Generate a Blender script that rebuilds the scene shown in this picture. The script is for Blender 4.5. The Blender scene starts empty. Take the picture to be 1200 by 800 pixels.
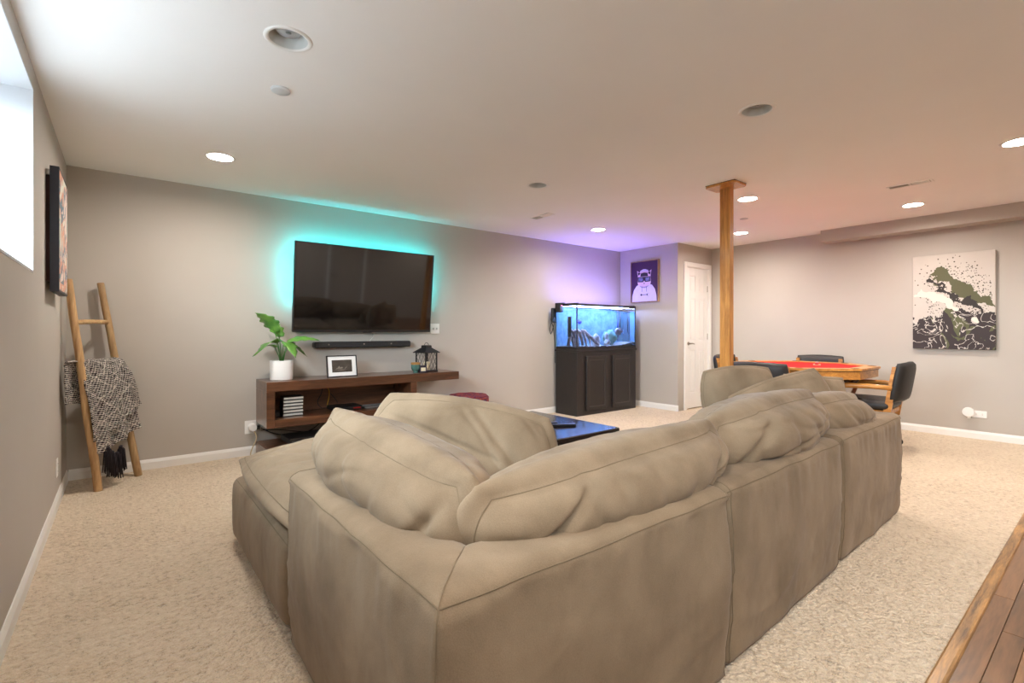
import bpy, math, random
import numpy as np
from mathutils import Vector, Matrix, noise
random.seed(7)
PI = math.pi
SC = bpy.context.scene
COL = SC.collection

# ------------------------------------------------------------------ camera
cam_d = bpy.data.cameras.new('camera')
cam_d.sensor_width = 36.0
cam_d.lens = 574.26 / 1200 * 36
cam_d.shift_y = -(400 - 388.39) / 1200
cam_d.clip_start = 0.02
cam = bpy.data.objects.new('camera', cam_d)
cam.location = (0, 0, 1.1348)
cam.rotation_euler = (PI / 2, 0, -math.radians(38.438))
COL.objects.link(cam)
SC.camera = cam

# ------------------------------------------------------------------ world and exposure
world = bpy.data.worlds.new('sky')
SC.world = world
world.use_nodes = True
bg = world.node_tree.nodes['Background']
bg.inputs[1].default_value = 28.0
_N, _L = world.node_tree.nodes, world.node_tree.links
_tc = _N.new('ShaderNodeTexCoord'); _sp = _N.new('ShaderNodeSeparateXYZ'); _rp = _N.new('ShaderNodeValToRGB')
_L.new(_tc.outputs['Generated'], _sp.inputs[0]); _L.new(_sp.outputs[2], _rp.inputs[0]); _L.new(_rp.outputs[0], bg.inputs[0])
_rp.color_ramp.elements[0].position = 0.0; _rp.color_ramp.elements[0].color = (0.052, 0.058, 0.064, 1)     # ground
_rp.color_ramp.elements[1].position = 0.04; _rp.color_ramp.elements[1].color = (0.78, 0.89, 1.0, 1)       # overcast sky
for _nm, _py, _pl in (('window_portal', 2.28, 1.9), ('added_window_portal', -0.65, 1.36)):  # the rear portal serves the added, unseen window
    portal_d = bpy.data.lights.new(_nm, 'AREA')
    portal_d.shape = 'RECTANGLE'
    portal_d.size = 0.84
    portal_d.size_y = _pl
    portal_d.cycles.is_portal = True
    portal = bpy.data.objects.new(_nm, portal_d)
    portal.location = (-0.76, _py, 1.855)
    portal.rotation_euler = (0, -PI / 2, 0)      # faces into the room (+X)
    COL.objects.link(portal)
VS = SC.view_settings
VS.view_transform = 'Standard'
VS.look = 'None'
VS.gamma = 1
VS.use_curve_mapping = False
VS.exposure = 0.80
LAMP = 275.0                                   # radiance of one lit downlight
LAMP_COL = (1.0, 0.915, 0.835)
SC.cycles.use_denoising = True
SC.cycles.max_bounces = 10
SC.cycles.diffuse_bounces = 6
SC.cycles.transparent_max_bounces = 24
SC.cycles.sample_clamp_indirect = 6
SC.cycles.caustics_reflective = False
SC.cycles.caustics_refractive = False

# room dimensions (metres); camera stands at the origin, +Y runs along the window wall
XL, YB, XN, YD, XR, YR, H = -0.338, 5.027, 6.182, 3.994, 7.084, -1.5, 2.4

# ------------------------------------------------------------------ materials
MATS = {}
def lin(c):
    return tuple((v / 12.92 if v <= 0.04045 else ((v + 0.055) / 1.055) ** 2.4) for v in (x / 255 for x in c))
def mat(name, col, rough=0.6, var=0.08, scale=6.0, bump=0.0, bscale=80.0, metal=0.0, spec=0.5, stretch=(1, 1, 1),
        sheen=0.0, coat=0.0, detail=4.0, col2=None, emit=None, estr=0.0, bdist=0.01):
    """procedural principled material: noise drives a small colour variation and a fine bump"""
    if name in MATS:
        return MATS[name]
    m = bpy.data.materials.new(name)
    m.use_nodes = True
    nt = m.node_tree; N = nt.nodes; L = nt.links
    p = N['Principled BSDF']
    c = lin(col)
    tc = N.new('ShaderNodeTexCoord'); mp = N.new('ShaderNodeMapping')
    mp.inputs['Scale'].default_value = stretch
    L.new(tc.outputs['Object'], mp.inputs[0])
    nz = N.new('ShaderNodeTexNoise'); nz.inputs['Scale'].default_value = scale; nz.inputs['Detail'].default_value = detail
    L.new(mp.outputs[0], nz.inputs['Vector'])
    rp = N.new('ShaderNodeValToRGB')
    rp.color_ramp.elements[0].position = 0.3; rp.color_ramp.elements[1].position = 0.7
    a = lin(col2) if col2 else tuple(v * (1 - var) for v in c)
    b = c if col2 else tuple(min(1, v * (1 + var)) for v in c)
    rp.color_ramp.elements[0].color = (*a, 1); rp.color_ramp.elements[1].color = (*b, 1)
    L.new(nz.outputs['Fac'], rp.inputs[0]); L.new(rp.outputs[0], p.inputs['Base Color'])
    p.inputs['Roughness'].default_value = rough
    p.inputs['Metallic'].default_value = metal
    p.inputs['Specular IOR Level'].default_value = spec
    if sheen:
        p.inputs['Sheen Weight'].default_value = sheen; p.inputs['Sheen Roughness'].default_value = 0.5
    if coat:
        p.inputs['Coat Weight'].default_value = coat; p.inputs['Coat Roughness'].default_value = 0.12
    if bump:
        n2 = N.new('ShaderNodeTexNoise'); n2.inputs['Scale'].default_value = bscale; n2.inputs['Detail'].default_value = 3
        L.new(mp.outputs[0], n2.inputs['Vector'])
        bp = N.new('ShaderNodeBump'); bp.inputs['Strength'].default_value = bump; bp.inputs['Distance'].default_value = bdist
        L.new(n2.outputs['Fac'], bp.inputs['Height']); L.new(bp.outputs[0], p.inputs['Normal'])
    if emit:
        p.inputs['Emission Color'].default_value = (*emit, 1); p.inputs['Emission Strength'].default_value = estr
    MATS[name] = m
    return m

def wood(name, dark, light, rough=0.4, axis='X', ring=14.0, coat=0.0, bump=0.05):
    if name in MATS:
        return MATS[name]
    m = bpy.data.materials.new(name); m.use_nodes = True
    nt = m.node_tree; N = nt.nodes; L = nt.links; p = N['Principled BSDF']
    tc = N.new('ShaderNodeTexCoord'); mp = N.new('ShaderNodeMapping')
    s = {'X': (0.10, 1, 1), 'Y': (1, 0.10, 1), 'Z': (1, 1, 0.10)}[axis]
    mp.inputs['Scale'].default_value = s
    oi = N.new('ShaderNodeObjectInfo')
    sh = N.new('ShaderNodeVectorMath'); sh.operation = 'SCALE'; sh.inputs[0].default_value = (7.3, 3.1, 5.7)
    L.new(oi.outputs['Random'], sh.inputs['Scale'])
    ad = N.new('ShaderNodeVectorMath'); ad.operation = 'ADD'
    L.new(tc.outputs['Object'], mp.inputs[0]); L.new(mp.outputs[0], ad.inputs[0]); L.new(sh.outputs[0], ad.inputs[1])
    nz = N.new('ShaderNodeTexNoise'); nz.inputs['Scale'].default_value = ring; nz.inputs['Detail'].default_value = 6
    nz.inputs['Distortion'].default_value = 1.2
    L.new(ad.outputs[0], nz.inputs['Vector'])
    n3 = N.new('ShaderNodeTexNoise'); n3.inputs['Scale'].default_value = ring * 9; n3.inputs['Detail'].default_value = 3
    L.new(ad.outputs[0], n3.inputs['Vector'])
    mx = N.new('ShaderNodeMath'); mx.operation = 'MULTIPLY_ADD'; mx.inputs[1].default_value = 0.35
    L.new(n3.outputs['Fac'], mx.inputs[0]); L.new(nz.outputs['Fac'], mx.inputs[2])
    rp = N.new('ShaderNodeValToRGB')
    rp.color_ramp.elements[0].position = 0.45; rp.color_ramp.elements[1].position = 0.9
    rp.color_ramp.elements[0].color = (*lin(dark), 1); rp.color_ramp.elements[1].color = (*lin(light), 1)
    L.new(mx.outputs[0], rp.inputs[0])
    hv = N.new('ShaderNodeHueSaturation')
    mr = N.new('ShaderNodeMapRange'); mr.inputs[3].default_value = 0.8; mr.inputs[4].default_value = 1.2
    L.new(oi.outputs['Random'], mr.inputs[0]); L.new(mr.outputs[0], hv.inputs['Value'])
    L.new(rp.outputs[0], hv.inputs['Color']); L.new(hv.outputs[0], p.inputs['Base Color'])
    p.inputs['Roughness'].default_value = rough
    if coat:
        p.inputs['Coat Weight'].default_value = coat; p.inputs['Coat Roughness'].default_value = 0.15
    bp = N.new('ShaderNodeBump'); bp.inputs['Strength'].default_value = bump; bp.inputs['Distance'].default_value = 0.005
    L.new(mx.outputs[0], bp.inputs['Height']); L.new(bp.outputs[0], p.inputs['Normal'])
    MATS[name] = m
    return m

def emis(name, col, strength):
    if name in MATS:
        return MATS[name]
    m = bpy.data.materials.new(name); m.use_nodes = True
    nt = m.node_tree; N = nt.nodes; L = nt.links
    N.remove(N['Principled BSDF'])
    e = N.new('ShaderNodeEmission'); e.inputs[0].default_value = (*col, 1); e.inputs[1].default_value = strength
    L.new(e.outputs[0], N['Material Output'].inputs[0])
    MATS[name] = m
    return m

def clear(name, tint, gloss=0.08, rough=0.02):
    """thin clear sheet: light passes straight through, fresnel reflection on top"""
    if name in MATS:
        return MATS[name]
    m = bpy.data.materials.new(name); m.use_nodes = True
    nt = m.node_tree; N = nt.nodes; L = nt.links
    N.remove(N['Principled BSDF'])
    t = N.new('ShaderNodeBsdfTransparent'); t.inputs[0].default_value = (*tint, 1)
    g = N.new('ShaderNodeBsdfGlossy'); g.inputs['Roughness'].default_value = rough
    lw = N.new('ShaderNodeLayerWeight'); pw = N.new('ShaderNodeMath'); pw.operation = 'POWER'; pw.inputs[1].default_value = 4.0
    f = N.new('ShaderNodeMath'); f.operation = 'MULTIPLY_ADD'; f.inputs[1].default_value = 0.45; f.inputs[2].default_value = 0.03
    L.new(lw.outputs['Facing'], pw.inputs[0]); L.new(pw.outputs[0], f.inputs[0])
    mx = N.new('ShaderNodeMixShader')
    L.new(f.outputs[0], mx.inputs[0]); L.new(t.outputs[0], mx.inputs[1]); L.new(g.outputs[0], mx.inputs[2])
    L.new(mx.outputs[0], N['Material Output'].inputs[0])
    MATS[name] = m
    return m

# ------------------------------------------------------------------ mesh helpers
class MB:
    def __init__(s):
        s.v = []; s.f = []
    def add(s, v, f):
        o = len(s.v); s.v += [tuple(p) for p in v]; s.f += [tuple(i + o for i in q) for q in f]
        return s
    def box(s, x0, x1, y0, y1, z0, z1, b=0.0, M=None):
        """box with optionally chamfered edges"""
        if b <= 0:
            v = [(x, y, z) for z in (z0, z1) for y in (y0, y1) for x in (x0, x1)]
            f = [(0, 2, 3, 1), (4, 5, 7, 6), (0, 1, 5, 4), (2, 6, 7, 3), (0, 4, 6, 2), (1, 3, 7, 5)]
        else:
            b = min(b, abs(x1 - x0) / 2.01, abs(y1 - y0) / 2.01, abs(z1 - z0) / 2.01)
            c = ((x0 + x1) / 2, (y0 + y1) / 2, (z0 + z1) / 2); h = ((x1 - x0) / 2, (y1 - y0) / 2, (z1 - z0) / 2)
            v = []; idx = {}
            for sx in (-1, 1):
                for sy in (-1, 1):
                    for sz in (-1, 1):
                        sg = (sx, sy, sz)
                        for a in range(3):
                            p = [c[i] + sg[i] * (h[i] if i == a else h[i] - b) for i in range(3)]
                            idx[(sx, sy, sz, a)] = len(v); v.append(tuple(p))
            f = []
            for a in range(3):
                o1, o2 = (a + 1) % 3, (a + 2) % 3
                for sg in (-1, 1):
                    q = []
                    for (s1, s2) in ((-1, -1), (1, -1), (1, 1), (-1, 1)):
                        k = [0, 0, 0]; k[a] = sg; k[o1] = s1; k[o2] = s2
                        q.append(idx[(*k, a)])
                    f.append(tuple(q if sg > 0 else q[::-1]))
                for s1 in (-1, 1):
                    for s2 in (-1, 1):
                        q = []
                        for (t, ax) in ((-1, o1), (1, o1), (1, o2), (-1, o2)):
                            k = [0, 0, 0]; k[a] = t; k[o1] = s1; k[o2] = s2
                            q.append(idx[(*k, ax)])
                        f.append(tuple(q if s1 * s2 > 0 else q[::-1]))
            for sx in (-1, 1):
                for sy in (-1, 1):
                    for sz in (-1, 1):
                        q = [idx[(sx, sy, sz, a)] for a in range(3)]
                        f.append(tuple(q if sx * sy * sz > 0 else q[::-1]))
        if M is not None:
            v = [M @ Vector(p) for p in v]
        return s.add(v, f)
    def lathe(s, prof, n=24, c=(0, 0, 0), cap=True, M=None):
        """prof: (radius, z) pairs bottom to top, around Z"""
        v = []; f = []
        for r, z in prof:
            for i in range(n):
                a = 2 * PI * i / n
                v.append((c[0] + r * math.cos(a), c[1] + r * math.sin(a), c[2] + z))
        for k in range(len(prof) - 1):
            for i in range(n):
                j = (i + 1) % n
                f.append((k * n + i, k * n + j, (k + 1) * n + j, (k + 1) * n + i))
        if cap:
            f.append(tuple(range(n - 1, -1, -1)))
            f.append(tuple((len(prof) - 1) * n + i for i in range(n)))
        if M is not None:
            v = [M @ Vector(p) for p in v]
        return s.add(v, f)
    def tube(s, pts, r, n=6, cap=True):
        pts = [Vector(p) for p in pts]
        rs = r if isinstance(r, (list, tuple)) else [r] * len(pts)
        v = []; f = []
        up = Vector((0, 0, 1)); prevx = None
        for i, p in enumerate(pts):
            d = (pts[min(i + 1, len(pts) - 1)] - pts[max(i - 1, 0)])
            d = d.normalized() if d.length > 1e-9 else Vector((0, 0, 1))
            if prevx is None:
                x = d.cross(up)
                if x.length < 1e-3:
                    x = d.cross(Vector((1, 0, 0)))
            else:
                x = prevx - d * prevx.dot(d)
                if x.length < 1e-6:
                    x = d.cross(up)
            x.normalize(); prevx = x; y = d.cross(x)
            for k in range(n):
                a = 2 * PI * k / n
                v.append(p + (x * math.cos(a) + y * math.sin(a)) * rs[i])
        for i in range(len(pts) - 1):
            for k in range(n):
                j = (k + 1) % n
                f.append((i * n + k, i * n + j, (i + 1) * n + j, (i + 1) * n + k))
        if cap:
            f.append(tuple(range(n - 1, -1, -1))); f.append(tuple((len(pts) - 1) * n + k for k in range(n)))
        return s.add(v, f)
    def prism(s, poly, d0, d1, plane='XY'):
        """extrude a 2D polygon between d0 and d1 along the remaining axis"""
        n = len(poly)
        def P(a, b, d):
            return {'XY': (a, b, d), 'XZ': (a, d, b), 'YZ': (d, a, b)}[plane]
        v = [P(a, b, d0) for a, b in poly] + [P(a, b, d1) for a, b in poly]
        f = [tuple(range(n - 1, -1, -1)), tuple(range(n, 2 * n))]
        f += [(i, (i + 1) % n, n + (i + 1) % n, n + i) for i in range(n)]
        return s.add(v, f)
    def build(s, name, m, parent=None, smooth=False, loc=None):
        return mesh(name, s.v, s.f, m, parent, smooth, loc)

def mesh(name, v, f, m, parent=None, smooth=False, loc=None, angle=None):
    me = bpy.data.meshes.new(name)
    me.from_pydata([tuple(p) for p in v], [], [tuple(q) for q in f])
    me.update()
    import bmesh
    bm = bmesh.new(); bm.from_mesh(me); bmesh.ops.recalc_face_normals(bm, faces=bm.faces); bm.to_mesh(me); bm.free()
    if smooth:
        me.polygons.foreach_set('use_smooth', [True] * len(me.polygons))
        if smooth == 'auto':
            me.set_sharp_from_angle(angle=math.radians(40))
    me.materials.append(m)
    o = bpy.data.objects.new(name, me)
    COL.objects.link(o)
    if parent is not None:
        o.parent = parent
    if loc is not None:
        o.location = loc
    return o

def tag(o, label, cat, group=None, kind=None):
    o['label'] = label; o['category'] = cat
    if group: o['group'] = group
    if kind: o['kind'] = kind
    return o
def thing(name, label, cat, loc=(0, 0, 0), rz=0.0, group=None):
    o = bpy.data.objects.new(name, None); COL.objects.link(o)
    o.empty_display_size = 0.1
    o.location = loc; o.rotation_euler = (0, 0, rz)
    return tag(o, label, cat, group)
def struct(o):
    o['kind'] = 'structure'
    return o
def child_copy(src, parent, loc=None):
    c = src.copy(); COL.objects.link(c); c.parent = parent
    if loc is not None: c.location = loc
    return c
def dup(root, loc, rz, label, group=None):
    r = root.copy(); COL.objects.link(r); r.location = loc; r.rotation_euler = (0, 0, rz); r['label'] = label
    if group: r['group'] = group
    for ch in list(root.children):
        c = ch.copy(); COL.objects.link(c); c.parent = r
        for g in list(ch.children):
            d = g.copy(); COL.objects.link(d); d.parent = c
    return r
def sph(mb, c, r, nu=12, nv=8, M=None):
    v = []; f = []
    rx, ry, rz = (r, r, r) if not isinstance(r, (list, tuple)) else r
    for j in range(nv + 1):
        t = PI * j / nv
        for i in range(nu):
            a = 2 * PI * i / nu
            v.append((c[0] + rx * math.sin(t) * math.cos(a), c[1] + ry * math.sin(t) * math.sin(a), c[2] + rz * math.cos(t)))
    for j in range(nv):
        for i in range(nu):
            k = (i + 1) % nu
            f.append((j * nu + i, j * nu + k, (j + 1) * nu + k, (j + 1) * nu + i))
    if M is not None: v = [M @ Vector(p) for p in v]
    mb.add(v, f)
    return mb

# ------------------------------------------------------------------ shared materials
def floor_mat():
    m = bpy.data.materials.new('carpet'); m.use_nodes = True
    nt = m.node_tree; N = nt.nodes; L = nt.links; p = N['Principled BSDF']
    tc = N.new('ShaderNodeTexCoord')
    def nz(s, d=3, dist=0.0):
        n = N.new('ShaderNodeTexNoise'); n.inputs['Scale'].default_value = s; n.inputs['Detail'].default_value = d
        n.inputs['Distortion'].default_value = dist
        L.new(tc.outputs['Object'], n.inputs['Vector']); return n
    tuft = N.new('ShaderNodeTexVoronoi'); tuft.inputs['Scale'].default_value = 75; L.new(tc.outputs['Object'], tuft.inputs['Vector'])
    fine, clump, patch, wear = nz(230, 2), nz(42, 4, 0.6), nz(9, 4), nz(1.6, 3)
    r1 = N.new('ShaderNodeValToRGB'); e = r1.color_ramp.elements
    e[0].position = 0.38; e[0].color = (*lin((118, 96, 70)), 1)
    e[1].position = 0.55; e[1].color = (*lin((212, 190, 161)), 1)
    e2 = r1.color_ramp.elements.new(0.76); e2.color = (*lin((232, 215, 190)), 1)
    mx = N.new('ShaderNodeMath'); mx.operation = 'MULTIPLY_ADD'; mx.inputs[1].default_value = 0.42
    L.new(fine.outputs['Fac'], mx.inputs[0])
    m2 = N.new('ShaderNodeMath'); m2.operation = 'MULTIPLY_ADD'; m2.inputs[1].default_value = 0.50; m2.inputs[2].default_value = 0.0
    L.new(clump.outputs['Fac'], m2.inputs[0]); L.new(m2.outputs[0], mx.inputs[2])
    m3 = N.new('ShaderNodeMath'); m3.operation = 'MULTIPLY_ADD'; m3.inputs[1].default_value = 0.14
    L.new(patch.outputs['Fac'], m3.inputs[0]); L.new(mx.outputs[0], m3.inputs[2])
    m4 = N.new('ShaderNodeMath'); m4.operation = 'MULTIPLY_ADD'; m4.inputs[1].default_value = 0.14
    L.new(wear.outputs['Fac'], m4.inputs[0]); L.new(m3.outputs[0], m4.inputs[2])
    L.new(m4.outputs[0], r1.inputs[0]); L.new(r1.outputs[0], p.inputs['Base Color'])
    h = N.new('ShaderNodeMath'); h.operation = 'MULTIPLY_ADD'; h.inputs[1].default_value = -0.5
    L.new(tuft.outputs['Distance'], h.inputs[0]); L.new(clump.outputs['Fac'], h.inputs[2])
    bp = N.new('ShaderNodeBump'); bp.inputs['Strength'].default_value = 1.0; bp.inputs['Distance'].default_value = 0.016
    L.new(h.outputs[0], bp.inputs['Height']); L.new(bp.outputs[0], p.inputs['Normal'])
    p.inputs['Roughness'].default_value = 0.95; p.inputs['Specular IOR Level'].default_value = 0.1
    p.inputs['Sheen Weight'].default_value = 0.25
    return m

WALL = mat('wall_paint', (186, 178, 168), 0.75, 0.015, 3, 0.05, 300, spec=0.25)
CEIL = mat('ceiling_paint', (243, 240, 236), 0.85, 0.01, 2, 0.04, 260, spec=0.2)
WHITE = mat('white_trim', (236, 233, 228), 0.4, 0.01, 4, 0.02, 60)
CARPET = floor_mat()
OAK = wood('oak', (150, 92, 34), (214, 150, 72), 0.35, 'Y', 16, coat=0.25)
OAKX = wood('oak_nosing', (84, 56, 26), (186, 138, 78), 0.35, 'X', 26, coat=0.25)
OAKZ = wood('oak_post', (158, 98, 38), (205, 143, 70), 0.35, 'Z', 22, coat=0.3)
PLANK = wood('plank', (78, 54, 34), (146, 104, 68), 0.3, 'X', 10, coat=0.3)
WALNUT = wood('walnut', (52, 30, 18), (110, 70, 46), 0.28, 'X', 12, coat=0.35)
WALNUTIN = wood('walnut_back_panel', (78, 50, 32), (128, 86, 58), 0.5, 'X', 9)
BLACKP = mat('black_plastic', (24, 24, 25), 0.35, 0.1, 20)
BLACKM = mat('black_metal', (26, 25, 28), 0.45, 0.15, 30)
STEEL = mat('brushed_metal', (170, 160, 148), 0.3, 0.05, 40, metal=1.0)
CABLE = mat('black_cable', (18, 18, 20), 0.5, 0.1, 30)

# ------------------------------------------------------------------ room shell
def nogap_box(name, x0, x1, y0, y1, z0, z1, m, **k):
    return struct(MB().box(x0, x1, y0, y1, z0, z1).build(name, m, **k))
NOSE0, NOSE1 = 0.366, 0.408
nogap_box('floor', XL - .1, XR + .1, NOSE1, YB + .1, -0.12, 0.0, CARPET)
# hardwood: planks one by one near the carpet edge, then a coarser surface behind the camera
hw = struct(MB().box(XL - .1, XR + .1, YR - .1, NOSE0, -0.12, -0.016).build('floor_hardwood', PLANK))
pw = 0.0655
plank_mesh = {}
for r in range(24):
    y1 = NOSE0 - 0.001 - r * pw
    x = XL - 0.02 - random.random() * 0.9
    first = True
    while x < XR:
        ln = random.choice((0.9, 1.2, 1.5))
        xa, xb = max(x, XL), min(x + ln, XR)
        if r == 0 and first:
            pass
        if xb - xa > 0.05:
            key = round(xb - xa, 3)
            if key not in plank_mesh:
                o = MB().box(0, xb - xa - 0.0016, -pw + 0.0016, 0, -0.016, 0.0, 0.0012).build('plank', PLANK, hw)
                plank_mesh[key] = o.data
            else:
                o = bpy.data.objects.new('plank', plank_mesh[key]); COL.objects.link(o); o.parent = hw
            o.location = (xa, y1, 0)
        x += ln; first = False
yr = NOSE0 - 24 * pw
struct(MB().box(XL, XR, YR, yr - 0.002, -0.016, 0.0).build('floor_rear_boards', PLANK))
nose = MB().prism([(NOSE0 - .002, -0.016), (NOSE1, -0.016), (NOSE1, 0.010), (NOSE1 - .006, 0.014), (NOSE0 + .008, 0.014), (NOSE0 + .001, 0.010), (NOSE0 - .002, 0.002)], XL, XR, 'YZ')
struct(nose.build('trim_1', OAKX))

# wall with two window wells (the second, behind the camera, is added for daylight)
WY0, WY1, WZ0, WZ1, WD = 1.30, 3.262, 1.415, 2.297, 0.46
VY0, VY1 = -1.35, 0.05
wl = MB()
wl.box(XL - WD, XL, YR - .1, YB + .1, -.12, WZ0); wl.box(XL - WD, XL, YR - .1, YB + .1, WZ1, H + .1)
wl.box(XL - WD, XL, YR - .1, VY0, WZ0, WZ1); wl.box(XL - WD, XL, VY1, WY0, WZ0, WZ1); wl.box(XL - WD, XL, WY1, YB + .1, WZ0, WZ1)
struct(wl.build('wall_left', WALL))
nogap_box('wall_back', XL - .1, XN + .1, YB, YB + .1, -.12, H + .1, WALL)
nogap_box('wall_nook', XN, XN + .1, YD + .001, YB, -.12, H + .1, WALL)
dl0, dl1, dz1 = 6.392, 6.995, 2.085                       # door opening
wd = MB()
wd.box(XN + .001, dl0, YD, YD + .1, -.12, H + .1); wd.box(dl1, XR + .1, YD, YD + .1, -.12, H + .1); wd.box(dl0, dl1, YD, YD + .1, dz1, H + .1)
struct(wd.build('wall_door', WALL))
nogap_box('wall_right', XR, XR + .1, YR - .1, YD, -.12, H + .1, WALL)
nogap_box('wall_rear', XL, XR, YR - .1, YR, -.12, H + .1, WALL)
struct(MB().box(6.86, XR + .001, YR, 2.41, 2.258, H + .02).build('wall_soffit', WALL))

# ceiling with real holes for the downlights
LIGHTS = [  # x, y, lit, radius
    (0.561, 2.264, False), (2.838, 1.324, False), (2.809, 3.183, False),
    (0.552, 4.101, True), (4.622, 4.101, True), (4.667, 2.265, True), (6.216, 3.105, True), (6.183, 1.344, True), (4.683, 0.455, True),
    (2.838, -0.70, True), (0.40, 0.455, True), (5.9, -0.9, True)]  # these three are out of view, added as fill light
def ceiling():
    base = MB().box(XL - .1, XR + .1, YR - .1, YB + .1, H, H + .1).build('ceiling', CEIL)
    cut = MB()
    for x, y, lit in LIGHTS:
        cut.lathe([(0.082, -0.05), (0.082, 0.2)], 32, (x, y, H))
    c = cut.build('cutter', CEIL)
    md = base.modifiers.new('holes', 'BOOLEAN'); md.operation = 'DIFFERENCE'; md.object = c; md.solver = 'EXACT'
    dg = bpy.context.evaluated_depsgraph_get()
    me = bpy.data.meshes.new_from_object(base.evaluated_get(dg))
    base.modifiers.clear(); base.data = me
    bpy.data.objects.remove(c)
    return struct(base)
ceiling()
struct(MB().box(XL - .1, XR + .1, YR - .1, YB + .1, H + .22, H + .26).build('light_block_slab', CEIL))  # unseen slab added above the cans to keep sky light out

# windows in the wells
REV = mat('window_reveal_white', (198, 199, 201), 0.6, 0.01, 5, 0.03, 120)
GL = clear('window_glass', (0.96, 0.98, 0.98))
def rbox(name, m, x0, x1, y0, y1, z0, z1, par, b=0.0): return MB().box(x0, x1, y0, y1, z0, z1, b).build(name, m, par)
def well_window(name, Y0, Y1):
    win = bpy.data.objects.new(name, None); COL.objects.link(win); win.location = (XL, 0, 0); win['kind'] = 'structure'
    t = 0.012
    rbox('reveal', REV, -WD, 0.002, Y1 - t, Y1, WZ0, WZ1, win); rbox('reveal', REV, -WD, 0.002, Y0, Y0 + t, WZ0, WZ1, win)
    rbox('reveal', REV, -WD, 0.002, Y0 + t, Y1 - t, WZ1 - t, WZ1, win); rbox('window_sill', REV, -WD, 0.002, Y0 + t, Y1 - t, WZ0, WZ0 + t, win)
    fx0, fx1 = -0.44, -0.39; my = (Y0 + Y1) / 2
    for (a, b) in ((Y0 + t, Y0 + t + .06), (Y1 - t - .06, Y1 - t), (my - .03, my + .03)):
        rbox('window_frame', WHITE, fx0, fx1, a, b, WZ0 + t, WZ1 - t, win, .006)
    rbox('window_frame', WHITE, fx0, fx1, Y0 + t, Y1 - t, WZ0 + t, WZ0 + t + .06, win, .006); rbox('window_frame', WHITE, fx0, fx1, Y0 + t, Y1 - t, WZ1 - t - .06, WZ1 - t, win, .006)
    rbox('pane', GL, -.417, -.413, Y0 + t + .05, my - .02, WZ0 + .06, WZ1 - .06, win); rbox('pane', GL, -.417, -.413, my + .02, Y1 - t - .05, WZ0 + .06, WZ1 - .06, win)
well_window('window_1', WY0, WY1)
well_window('added_window', VY0, VY1)  # out of view, added to bring in more daylight

# baseboards: a small moulded profile swept along each wall
def baseboard(name, p0, p1, nrm):
    p0, p1 = Vector((*p0, 0)), Vector((*p1, 0)); n = Vector((*nrm, 0))
    prof = [(0, 0), (.013, 0), (.013, .058), (.010, .066), (.006, .078), (.004, .082), (0, .082)]
    v = [p + n * a + Vector((0, 0, z)) for p in (p0, p1) for a, z in prof]
    k = len(prof)
    f = [(i, (i + 1) % k, k + (i + 1) % k, k + i) for i in range(k)] + [tuple(range(k)), tuple(range(2 * k - 1, k - 1, -1))]
    struct(mesh(name, v, f, WHITE))
baseboard('baseboard_left', (XL, NOSE0), (XL, YB), (1, 0)); baseboard('baseboard_back', (XL + .013, YB), (XN - .013, YB), (0, -1))
baseboard('baseboard_nook', (XN, YB - .001), (XN, YD - .012), (-1, 0)); baseboard('baseboard_right', (XR, YR), (XR, YD - .02), (-1, 0))

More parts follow.
